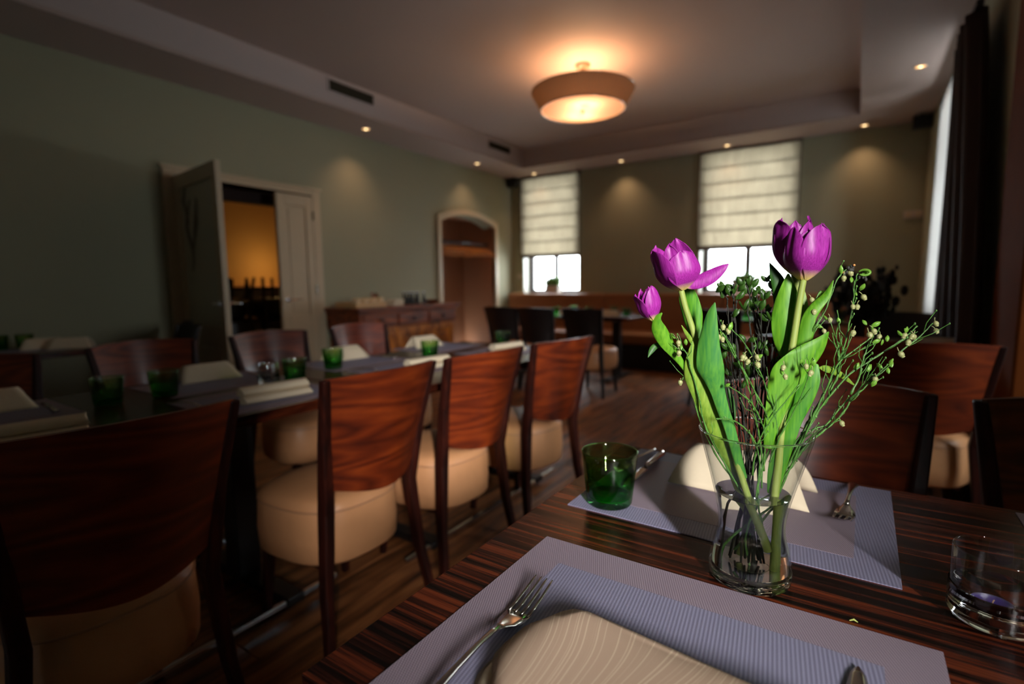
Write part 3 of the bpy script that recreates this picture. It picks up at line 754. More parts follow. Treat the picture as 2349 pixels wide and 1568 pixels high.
# coat hangers in the alcove
t = obj('coat_rail', B().tube([(WXL-.13, AR[0]+.0, 1.735), (WXL-.13, AR[1]-.0, 1.735)], .018, 10), black_m, None, smooth=True); tag(t, 'dark coat rail across the arched alcove', 'rail')
hang_m = plain('hanger_wood', lin(206, 132, 62), .4)
hb_ = B(); hb_.tube([(.215, 0, -.165), (.12, 0, -.10), (.03, 0, -.060), (0, 0, -.055), (-.03, 0, -.060), (-.12, 0, -.10), (-.215, 0, -.165)], [.007, .012, .013, .013, .013, .012, .007], 8)
hb_.tube([(.19, 0, -.158), (-.19, 0, -.158)], .006, 6)
hh_ = B().tube([(0, 0, -.045), (0, 0, -.0), (.012, 0, .014), (.012, 0, .03), (0, 0, .038), (-.014, 0, .03), (-.018, 0, .016)], .0025, 6)
hbm = hb_.mesh('hanger_body'); hbm.materials.append(hang_m); hhm = hh_.mesh('hook'); hhm.materials.append(steel)
hr = random.Random(9)
for k in range(13):
    o = obj('hanger_body', hbm, None); o.name = 'coat_hanger'; o.location = (WXL-.13+hr.uniform(-.010, .010), AR[0]+.10+.085*k+hr.uniform(-.01, .01), 1.715); o.rotation_euler = (0, 0, hr.uniform(-.05, .2))
    h = obj('hook', hhm, None, o)
    tag(o, 'wooden coat hanger on the rail in the alcove' , 'hanger', 'wooden coat hangers in the alcove')
o['label'] = 'wooden coat hanger at the right end of the rail, sticking out past the alcove surround'; o.rotation_euler = (0, 0, .45)

# planters on the sills
def planter(x, y, z, w, label, seed, red):
    t = empty('window_planter', (x, y, z)); tag(t, label, 'plant')
    obj('pot', B().box(-w/2, w/2, -.07, .07, 0, .135).box(-w/2-.008, w/2+.008, -.078, .078, .125, .145), plain('planter_grey', lin(168, 158, 150), .6), t, bevel=.006)
    r = random.Random(seed); g = B(); f = B()
    for k in range(220):
        a = r.uniform(-.5, .5); px, py = r.uniform(-w/2, w/2)*.9, r.uniform(-.05, .05); hh = r.uniform(.06, .17)
        g.tube([(px, py, .13), (px+a*hh*.4, py, .13+hh*.6), (px+a*hh*1.2, py+r.uniform(-.03, .03), .13+hh)], [.004, .008, .002], 4)
    for k in range(16):
        f.ball((r.uniform(-w/2-.04, -w*.1), r.uniform(-.05, .05), .15+r.uniform(0, .05)), .014, 7, 4)
    obj('foliage', g, plain('planter_green', lin(92, 128, 44), .6), t); obj('blossoms', f, plain('planter_red', lin(*red), .6), t)
planter(-4.02, WY+.10, .945, .24, 'grey planter with green shoots in the left back window', 1, (120, 50, 30))
planter(-1.22, WY+.10, .945, .26, 'grey planter with red blossoms in the right back window', 2, (190, 60, 50))

# dark bouquet on the right table
t = empty('dark_bouquet', (.02, 3.72, .751)); tag(t, 'dark bushy flower arrangement in a vase on the small table at right', 'plant')
obj('vase', B().lathe([(.04, 0), (.035, .08), (.05, .16), (.047, .16), (.03, .08), (.03, .01)], 20, cap1=False), glassy('dark_vase_glass', (.4, .42, .4, 1), 1), t, smooth='auto')
r = random.Random(5); g = B(); f = B()
for k in range(46):
    a = r.random()*6.28; e = r.uniform(.05, .20); hh = r.uniform(.24, .44); q = Vector((math.cos(a)*e, math.sin(a)*e, hh))
    g.tube([(0, 0, .02), q*.5+Vector((0, 0, .05)), q], [.002, .002, .001], 4)
    for m_ in range(5): g.ball(q*(.62+.1*m_)+Vector((r.uniform(-.03, .03), r.uniform(-.03, .03), .0)), r.uniform(.008, .02), 6, 4, 1.6)
for k in range(5):
    a = r.random()*6.28; f.ball((math.cos(a)*.13, math.sin(a)*.13, r.uniform(.30, .44)), .03, 9, 6, 1.3)
obj('foliage', g, plain('dark_foliage', lin(22, 26, 14), .6), t); obj('blossoms', f, plain('dark_blossom', lin(40, 14, 18), .6), t)

# ------------------------------------------------------------------ placemats, napkins, glasses, cutlery
def weave(name, c1, c2, kx, ky, diag, amt=.38, rough=.55, dist=.0009):
    m, nt, b = newmat(name); tc = N(nt, 'ShaderNodeTexCoord'); sp = N(nt, 'ShaderNodeSeparateXYZ'); nt.links.new(tc.outputs['Object'], sp.inputs[0])
    def M_(op, a, b_=None, c=None):
        n = N(nt, 'ShaderNodeMath', operation=op)
        for i, q in enumerate((a, b_, c)):
            if q is None: continue
            if isinstance(q, (int, float)): n.inputs[i].default_value = q
            else: nt.links.new(q, n.inputs[i])
        return n.outputs[0]
    X, Y = sp.outputs[0], sp.outputs[1]
    X2 = M_('MULTIPLY_ADD', Y, diag, X)
    s1 = M_('SINE', M_('MULTIPLY', X2, kx)); row = M_('SINE', M_('MULTIPLY', Y, ky))
    s2 = M_('SINE', M_('MULTIPLY_ADD', X2, kx*.5, M_('MULTIPLY', row, .9)))
    f = M_('MULTIPLY_ADD', M_('ADD', s1, M_('MULTIPLY', row, .55)), .3, .5)
    cm = N(nt, 'ShaderNodeMix', data_type='RGBA'); cm.inputs[6].default_value = c1; cm.inputs[7].default_value = c2
    cl = N(nt, 'ShaderNodeClamp'); nt.links.new(f, cl.inputs[0]); nt.links.new(cl.outputs[0], cm.inputs[0])
    nt.links.new(cm.outputs[2], b.inputs['Base Color']); b.inputs['Roughness'].default_value = rough; b.inputs['Specular IOR Level'].default_value = .35
    bp = N(nt, 'ShaderNodeBump', Strength=amt, Distance=dist); nt.links.new(f, bp.inputs['Height']); nt.links.new(bp.outputs[0], b.inputs['Normal'])
    return m
mat_b = weave('placemat_border_weave', lin(112, 99, 110), lin(150, 135, 147), 2*PI/.0030, 2*PI/.0026, .45)
mat_c = weave('placemat_centre_weave', lin(104, 102, 124), lin(142, 140, 164), 2*PI/.0042, 2*PI/.0022, .12)
mw, md = .463, .358
b = B().box(-mw/2, mw/2, -md/2, md/2, 0, .0014)
pm_me = b.mesh('placemat'); pm_me.materials.append(mat_b)
pc_me = B().box(-mw/2+.051, mw/2-.051, -md/2+.052, md/2-.058, .0014, .0018).mesh('centre_panel'); pc_me.materials.append(mat_c)
pm2_me = pm_me.copy(); pm2_me.materials.clear(); pm2_me.materials.append(mat_c); pc2_me = pc_me.copy(); pc2_me.materials.clear(); pc2_me.materials.append(mat_b)
GM = 'woven lilac-grey placemats'
def placemat(x, y, deg, label, flip=False):
    o = obj('placemat', pm2_me if flip else pm_me, None, None, loc=(x, y, .7502), rot=(0, 0, math.radians(deg))); obj('centre_panel', pc2_me if flip else pc_me, None, o); return tag(o, label, 'placemat', GM)
placemat(-.139, .472, 0, 'lilac placemat in the foreground with the large fork and rolled napkin')
placemat(-.164, .946, -.6, 'lilac placemat behind the tulip vase with the green glass on its corner', True)
placemat(.462, .94, -1, 'lilac placemat corner at the right edge of the photo')
ml = 'lilac placemat on the long table, '
placemat(-1.70, .28, 90, ml+'near side, beside the frontmost chair'); placemat(-1.71, 1.01, 90, ml+'near side, second from the front')
placemat(-1.71, 1.74, 90, ml+'near side, behind the chair with swirling grain'); placemat(-1.66, 2.43, 90, ml+'near side, farthest back')
placemat(-2.16, .36, 90, ml+'far side, at the left edge of the photo'); placemat(-2.13, 1.06, 90, ml+'far side, left of the tealight glass')
placemat(-2.10, 1.71, 90, ml+'far side, with the brightest green glass'); placemat(-2.11, 2.39, 90, ml+'far side, farthest back')
placemat(-3.30, 5.52, 0, 'small-looking placemat at the left end of the banquette table'); placemat(-2.75, 5.52, 0, 'placemat in the middle of the banquette table'); placemat(-2.28, 5.52, 0, 'placemat at the right end of the left banquette table')
placemat(-3.2, 5.93, 0, 'placemat at the far left of the banquette table by the bench'); placemat(-2.45, 5.93, 0, 'placemat at the far right of the left banquette table by the bench')
placemat(-1.10, 5.66, 0, 'placemat on the left of the table below the right window'); placemat(-.38, 5.66, 0, 'placemat on the right of the table below the right window')
placemat(-4.36, 1.0, 90, 'placemat on the narrow table along the left wall'); placemat(.24, 3.52, 0, 'placemat on the small table at right')

# napkins
def nap_double(L=.225):
    """two stacked rolls of folded linen along local x"""
    t = empty('rolled_napkin')
    for (yy, zz, ry, rz_) in ((.010, .0385, .024, .0145), (-.006, .0125, .029, .0128)):
        b = B(); n = 16; vs = []; fs = []
        for i in range(9):
            x = -L/2+L*i/8
            for k in range(n):
                a = 2*PI*k/n; sq = .8
                vs.append((x+.004*math.sin(a*2), yy+math.copysign(abs(math.cos(a))**sq, math.cos(a))*ry*(1+.12*(i/8)), zz+math.copysign(abs(math.sin(a))**sq, math.sin(a))*rz_))
        for i in range(8):
            for k in range(n): fs.append((i*n+(k+1) % n, i*n+k, (i+1)*n+k, (i+1)*n+(k+1) % n))
        fs.append(tuple(range(n))); fs.append(tuple(8*n+k for k in range(n-1, -1, -1)))
        obj('fold', B().add(vs, fs), linen, t, smooth='auto')
    return t
def nap_tent(L=.235, hgt=.066, dep=.10):
    """stiff cloth folded over into a rounded tent along local x"""
    t = empty('tent_napkin')
    def fn(u, v):
        q = 2*v-1; y = dep/2*q+.010*(1-q*q); z = hgt*(1-abs(q)**1.7)
        s = 1-.30*(1-abs(q)**1.3)
        return ((u-.5)*L*s+.004*math.sin(q*3), y, max(z, .0012))
    obj('cloth', B().grid(fn, 10, 20), linen, t, smooth=True, solid=.003)
    return t
nd = nap_double(); nt_ = nap_tent(); 
def napkin(src, x, y, deg, label, z=.7522, first=[]):
    if src not in first: first.append(src); o = src; o.location = (x, y, z); o.rotation_euler = (0, 0, math.radians(deg))
    else: o = dup(src, (x, y, z), math.radians(deg))
    return tag(o, label, 'napkin', 'cream linen napkins on the tables')
napkin(nt_, -.160, 1.0, -3, 'cream napkin folded as a tent behind the tulip vase')
napkin(nd, -1.69, .39, 80, 'cream rolled napkin at the left edge, nearest on the long table')
napkin(nd, -1.63, 1.01, 84, 'cream rolled napkin between the two nearest chair backs')
napkin(nd, -1.60, 1.74, 80, 'cream rolled napkin behind the swirling-grain chair back', )
napkin(nd, -1.60, 2.38, 80, 'cream rolled napkin above the third chair back')
napkin(nt_, -2.24, .42, 88, 'cream tent napkin at the left edge on the far side of the long table')
napkin(nt_, -2.22, 1.08, 86, 'cream tent napkin beside the clear tealight glass on the long table')
napkin(nt_, -2.20, 1.76, 88, 'cream tent napkin right of the brightest green glass')
napkin(nt_, -2.20, 2.36, 88, 'cream tent napkin farthest back on the long table')
napkin(nt_, -4.34, 1.12, 80, 'tan-lit napkin on the narrow wall table, left one'); napkin(nt_, -4.2, 1.22, 60, 'tan-lit napkin on the narrow wall table, right one')
napkin(nt_, -2.32, 5.52, 5, 'napkin at the right end of the left banquette table'); napkin(nt_, -2.82, 5.5, -4, 'napkin in the middle of the left banquette table'); napkin(nt_, -3.30, 5.5, 4, 'napkin at the left of the left banquette table')
napkin(nt_, -1.1, 5.66, 5, 'napkin on the left of the table below the right window'); napkin(nt_, -.36, 5.66, 5, 'napkin on the right of the table below the right window')
napkin(nt_, .36, 3.50, 10, 'napkin on the small table at right')

# the big napkin in the foreground: three soft layers of cloth
m, ntx, bb_ = newmat('napkin_linen_striped'); linen_s = m
tc = N(ntx, 'ShaderNodeTexCoord'); sp = N(ntx, 'ShaderNodeSeparateXYZ'); ntx.links.new(tc.outputs['Object'], sp.inputs[0])
wv = N(ntx, 'ShaderNodeTexNoise', Scale=3.0, Detail=1.0); ntx.links.new(tc.outputs['Object'], wv.inputs['Vector'])
cx_ = N(ntx, 'ShaderNodeMath', operation='MULTIPLY_ADD'); cx_.inputs[1].default_value = .22; ntx.links.new(wv.outputs[0], cx_.inputs[0]); ntx.links.new(sp.outputs[0], cx_.inputs[2])
n1 = N(ntx, 'ShaderNodeTexNoise', noise_dimensions='1D', Scale=560.0, Detail=0.5); ntx.links.new(cx_.outputs[0], n1.inputs['W'])
cr = N(ntx, 'ShaderNodeValToRGB'); cr.color_ramp.elements[0].position = .59; cr.color_ramp.elements[0].color = lin(178, 152, 130); cr.color_ramp.elements[1].position = .66; cr.color_ramp.elements[1].color = lin(200, 177, 152)
ntx.links.new(n1.outputs[0], cr.inputs[0]); ntx.links.new(cr.outputs[0], bb_.inputs['Base Color']); bb_.inputs['Roughness'].default_value = .8; bb_.inputs['Specular IOR Level'].default_value = .2
n2 = N(ntx, 'ShaderNodeTexNoise', Scale=900.0, Detail=2.0); ntx.links.new(tc.outputs['Object'], n2.inputs['Vector'])
bp = N(ntx, 'ShaderNodeBump', Strength=.4, Distance=.0006); ntx.links.new(n2.outputs[0], bp.inputs['Height']); ntx.links.new(bp.outputs[0], bb_.inputs['Normal'])
t = empty('folded_napkin', (-.072, .391, .7521), math.radians(-3)); tag(t, 'large cream napkin folded in soft layers on the foreground placemat', 'napkin', 'cream linen napkins on the tables')
def layer(z0, hgt, x0, x1, y0, y1, seed):
    r = random.Random(seed); n = 28
    def fn(u, v):
        a = 2*PI*v; c, s = math.cos(a), math.sin(a); e = .62
        cy = (y0+y1)/2; ry = (y1-y0)/2; y = cy+math.copysign(abs(c)**e, c)*ry; z = z0+hgt/2+math.copysign(abs(s)**e, s)*hgt/2
        x = x0+(x1-x0)*u
        endf = 1-max(0, 1-u/.06)**2*.42
        y = cy+(y-cy)*(endf if u < .06 else 1)-.020*u; z = z0+(z-z0)*(1-max(0, 1-u/.08)**2*.45)+ (.003*math.sin(u*9+v*3+seed) if s > .3 else 0)
        x += (.030*c*c+.010*max(0, s)**2-.010)*(1-u)
        return (x, y, max(z, z0))
    b = B().grid(fn, 26, n)
    b.f.append(tuple(k*27 for k in range(n))[::1]); b.f.append(tuple(k*27+26 for k in range(n))[::-1])
    return b
obj('fold', layer(0, .012, -.208, .21, -.095, .070, 1), linen, t, smooth=True)
obj('fold', layer(.012, .018, -.202, .20, -.075, .088, 2), linen_s, t, smooth=True)

# tumblers
green_w = glassy('green_glass_wall', (.34, .84, .40, 1), .9, (.16, .40, .16, 1), grad=(.004, .08, (.78, .84, .62, 1)))  # greener by the thick base; olive top paints in the reflections
green_b = translucent('green_glass_base', lin(8, 88, 22), (.03, .55, .09, 1), .5, .08)  # translucent green stands in for light gathered in the glass base
green_r = solidglass('green_rim', (.7, .9, .65, 1), 1.45)
rim_me = B().tube([(.0470*math.cos(2*PI*k/48), .0470*math.sin(2*PI*k/48), .0912) for k in range(48)], .0011, 6, closed=True).mesh('rim'); rim_me.materials.append(green_r)
for p in rim_me.polygons: p.use_smooth = True
wprof = [(.036, .0), (.0385, .004), (.0475, .088), (.0470, .091), (.0460, .091), (.0455, .088), (.0365, .014), (.030, .010), (.001, .0095)]
wall_me = B().lathe(wprof, 40, cap0=True, cap1=False).mesh('glass_wall'); wall_me.materials.append(green_w)
base_me = B().lathe([(.001, .0105), (.0352, .0115), (.0362, .013), (.0357, .0145), (.001, .0145)], 36, cap0=False, cap1=False).mesh('glass_base'); base_me.materials.append(green_b)
for q in (wall_me, base_me):
    for p in q.polygons: p.use_smooth = True
def tumbler(x, y, label, z=.7519):
    t = empty('green_glass', (x, y, z)); obj('glass_wall', wall_me, None, t); obj('glass_base', base_me, None, t); obj('rim', rim_me, None, t)
    return tag(t, label, 'glass', 'green glass tumblers')
tumbler(-.340, .815, 'green glass tumbler in the foreground left of the tulip vase')
tumbler(-2.01, .83, 'dark green glass on the long table left of the tent napkin'); tumbler(-2.03, .67, 'very dark green glass on the long table, nearest the camera', z=.751)
tumbler(-1.87, 1.245, 'green glass beside the clear glass on the long table', z=.751); tumbler(-2.0, 1.53, 'bright green glass at the corner of the middle far placemat')
tumbler(-1.83, 2.00, 'green glass in front of the farther tent napkin', z=.751); tumbler(-1.77, 2.58, 'small-looking green glass at the far end of the long table', z=.751)
tumbler(-4.52, .95, 'green glass on the wall table at the left edge', z=.751); tumbler(-4.47, 1.06, 'green glass on the wall table, right of another')
for k, (x, y) in enumerate(((-3.05, 5.6), (-2.98, 5.95), (-2.62, 5.62), (-2.45, 5.98), (-2.14, 5.58))): tumbler(x, y, ('leftmost', 'second', 'third', 'fourth', 'rightmost')[k]+' green glass on the left banquette table', z=.7521)
tumbler(-.90, 5.62, 'green glass on the table below the right window, seen through the stems'); tumbler(-.12, 5.70, 'green glass at the right end of the table below the right window')
t = obj('metal_bowl', B().lathe([(.03, 0), (.055, .02), (.06, .05), (.057, .05), (.03, .01)], 22, cap1=False), chrome, None, smooth='auto', loc=(-2.63, 5.72, .7505)); tag(t, 'shiny metal bowl on the left banquette table', 'bowl')

# tealight glasses
clear_w = glassy('clear_glass_wall', (.97, .97, .97, 1), 1.0, (.86, .88, .88, 1))
clear_s = solidglass('clear_glass_base', (1, 1, 1, 1), 1.45)
alu = plain('tealight_aluminium', (.72, .72, .75, 1), .3, metal=1); wax = plain('purple_wax', lin(92, 70, 168), .4); wick = plain('wick', lin(190, 150, 120), .8)
def tealight_glass(x, y, label, z=.7505):
    t = empty('tealight_glass', (x, y, z)); R = .040
    obj('glass_wall', B().lathe([(R, .010), (R, .079), (R-.001, .081), (R-.0022, .081), (R-.003, .079), (R-.0032, .014)], 48, cap0=False, cap1=False), clear_w, t, smooth=True)
    b = B(); n = 64; m_ = 15
    prof = [(.028, 0), (.037, .001), (.0405, .005)]+[(.0405+.0012*math.sin(i*PI), .008+.0024*i) for i in range(12)]+[(.0402, .038)]
    b.lathe([(r_+(.0011 if (i % 2) else 0), z_) for i, (r_, z_) in enumerate(prof)], 48, cap0=True, cap1=False)
    b.lathe([(.0402, .038), (.0372, .036), (.0368, .012), (.030, .009), (.001, .0085)], 48, cap0=False, cap1=False)
    obj('ribbed_base', b, clear_s, t, smooth=True)
    c = empty('tealight', (x-.004, y-.010, z+.0092)); tag(c, 'purple tealight candle in the '+('clear glass at the right edge' if x > 0 else 'clear glass on the long table'), 'candle', 'purple tealights')
    obj('cup', B().lathe([(.0185, 0), (.0190, .001), (.0190, .0155), (.0186, .0155), (.0184, .013)], 30, cap1=False), alu, c, smooth='auto')
    obj('wax', B().lathe([(.0184, .0135), (.017, .0140), (.001, .0138)], 30, cap0=False, cap1=False), wax, c, smooth=True)
    obj('wick', B().tube([(0, 0, .0135), (.0005, 0, .017), (.0016, .001, .0185)], .0006, 6), wick, c)
    return tag(t, label, 'glass', 'clear tealight glasses')
tealight_glass(.146, .747, 'clear ribbed tealight glass at the right edge of the nearest table')
tealight_glass(-1.93, 1.17, 'clear ribbed glass beside a green tumbler on the long table')

# cutlery: handle runs along +y from the origin, head at y=0 pointing -y
def strip(pts, thick=.0022):
    """pts: (y, halfwidth, z) -> bent metal strip"""
    b = B(); vs = []; fs = []; n = len(pts)
    for y, w, z in pts:
        vs += [(-w, y, z), (-w*.5, y, z+thick*.55), (0, y, z+thick*.7), (w*.5, y, z+thick*.55), (w, y, z), (w*.6, y, z-thick*.5), (-w*.6, y, z-thick*.5)]
    for i in range(n-1):
        for k in range(7): fs.append((i*7+k, i*7+(k+1) % 7, (i+1)*7+(k+1) % 7, (i+1)*7+k))
    fs.append(tuple(range(6, -1, -1))); fs.append(tuple((n-1)*7+k for k in range(7)))
    return b.add(vs, fs)
def make_fork():
    t = empty('fork')
    hp = [(.0, .0035, .010), (.012, .0032, .0115), (.03, .0030, .0125), (.06, .0034, .0115), (.09, .0045, .0085), (.115, .0062, .0055), (.132, .0074, .0035), (.140, .0060, .0030), (.143, .003, .0030)]
    obj('handle', strip(hp, .0030), steel, t, smooth=True)
    nk = [(.002, .0036, .0100), (-.006, .0060, .0075), (-.014, .0105, .0045), (-.024, .0122, .0028), (-.034, .0122, .0028)]
    obj('fork_head', strip(nk, .0018), steel, t, smooth=True)
    for k in range(4):
        x = -.0102+.0068*k; b = B()
        b.tube([(x, -.032, .0028), (x, -.045, .0040), (x*.97, -.060, .0072), (x*.94, -.076, .0118), (x*.92, -.082, .0135)], [.0019, .0018, .0016, .0012, .0005], 7)
        obj('tine', b, steel, t, smooth=True)
    return t
def make_knife():
    t = empty('knife'); b = B()
    obj('handle', strip([(0, .0045, .005), (.01, .006, .006), (.05, .0075, .0065), (.09, .0085, .006), (.10, .006, .006)], .007), steel, t, smooth=True)
    vs = []; 
    b.box(-.0006, .0006, -.11, 0, .0, .014); obj('blade', strip([(0, .0045, .004), (-.012, .0085, .003), (-.08, .0095, .0025), (-.105, .006, .002), (-.115, .0015, .002)], .0012), steel, t, smooth=True)
    return t
def make_spoon():
    t = empty('spoon')
    obj('handle', strip([(0, .003, .010), (.03, .0030, .0105), (.09, .0045, .006), (.125, .0068, .003), (.135, .004, .003)], .0028), steel, t, smooth=True)
    b = B(); b.grid(lambda u, v: ((u-.5)*.04*math.sin(PI*(.06+.94*v))**.6, .004-.062*v, .004+.012*((2*u-1)**2)*math.sin(PI*v)+.006*(2*v-1)**2), 12, 12)
    obj('bowl', b, steel, t, smooth=True, solid=.0015); return t
F0, K0, S0 = make_fork(), make_knife(), make_spoon(); used_c = set()
def cut(src, x, y, deg, label, z=.7524, tilt=0, cat='cutlery'):
    if src.name not in used_c: used_c.add(src.name); o = src; o.location = (x, y, z)
    else: o = dup(src, (x, y, z), scale=(1.05, 1.05, 1.05))
    o.rotation_euler = (tilt, 0, math.radians(deg)); return tag(o, label, cat, src.name.split('.')[0]+'s laid on the tables')
FK = cut(F0, -.304, .4270, 180+1, 'large steel fork in the foreground, tines up, left of the folded napkin', cat='fork'); FK.scale = (1.22, 1.25, 1.1)
FF = cut(F0, .004, .985, -4, 'steel fork on the far placemat right of the tulip vase', cat='fork'); FF.scale = (1.2, .95, 1.2)
cut(K0, -.340, 1.005, -2, 'steel knife on the far placemat right behind the green glass', cat='knife')
cut(S0, -.372, .995, -4, 'steel spoon beside the knife behind the green glass', cat='spoon')
cut(K0, .020, .455, 180, 'steel knife cut off by the lower edge of the photo', cat='knife')
for i, (x, y) in enumerate(((-1.74, .18), (-1.72, .80), (-1.74, 1.55), (-1.69, 2.24))):
    cut(F0, x, y, 96, 'fork on the near side of the long table, '+('frontmost', 'second from the front', 'third from the front', 'farthest')[i], cat='fork')
for i, (x, y) in enumerate(((-2.14, .55), (-2.10, 1.24), (-2.08, 1.90), (-2.08, 2.57))):
    cut(K0, x, y, -96, 'knife on the far side of the long table, '+('frontmost', 'second from the front', 'third from the front', 'farthest')[i], cat='knife')
t = obj('crumb', B().tube([(0, 0, 0), (.004, .002, .0015), (.008, .001, 0)], [.0006, .0012, .0005], 5), plain('crumb_green', lin(150, 160, 60), .5), None, loc=(.012, .660, .7512)); tag(t, 'tiny yellow-green leaf scrap fallen on the nearest table', 'leaf')

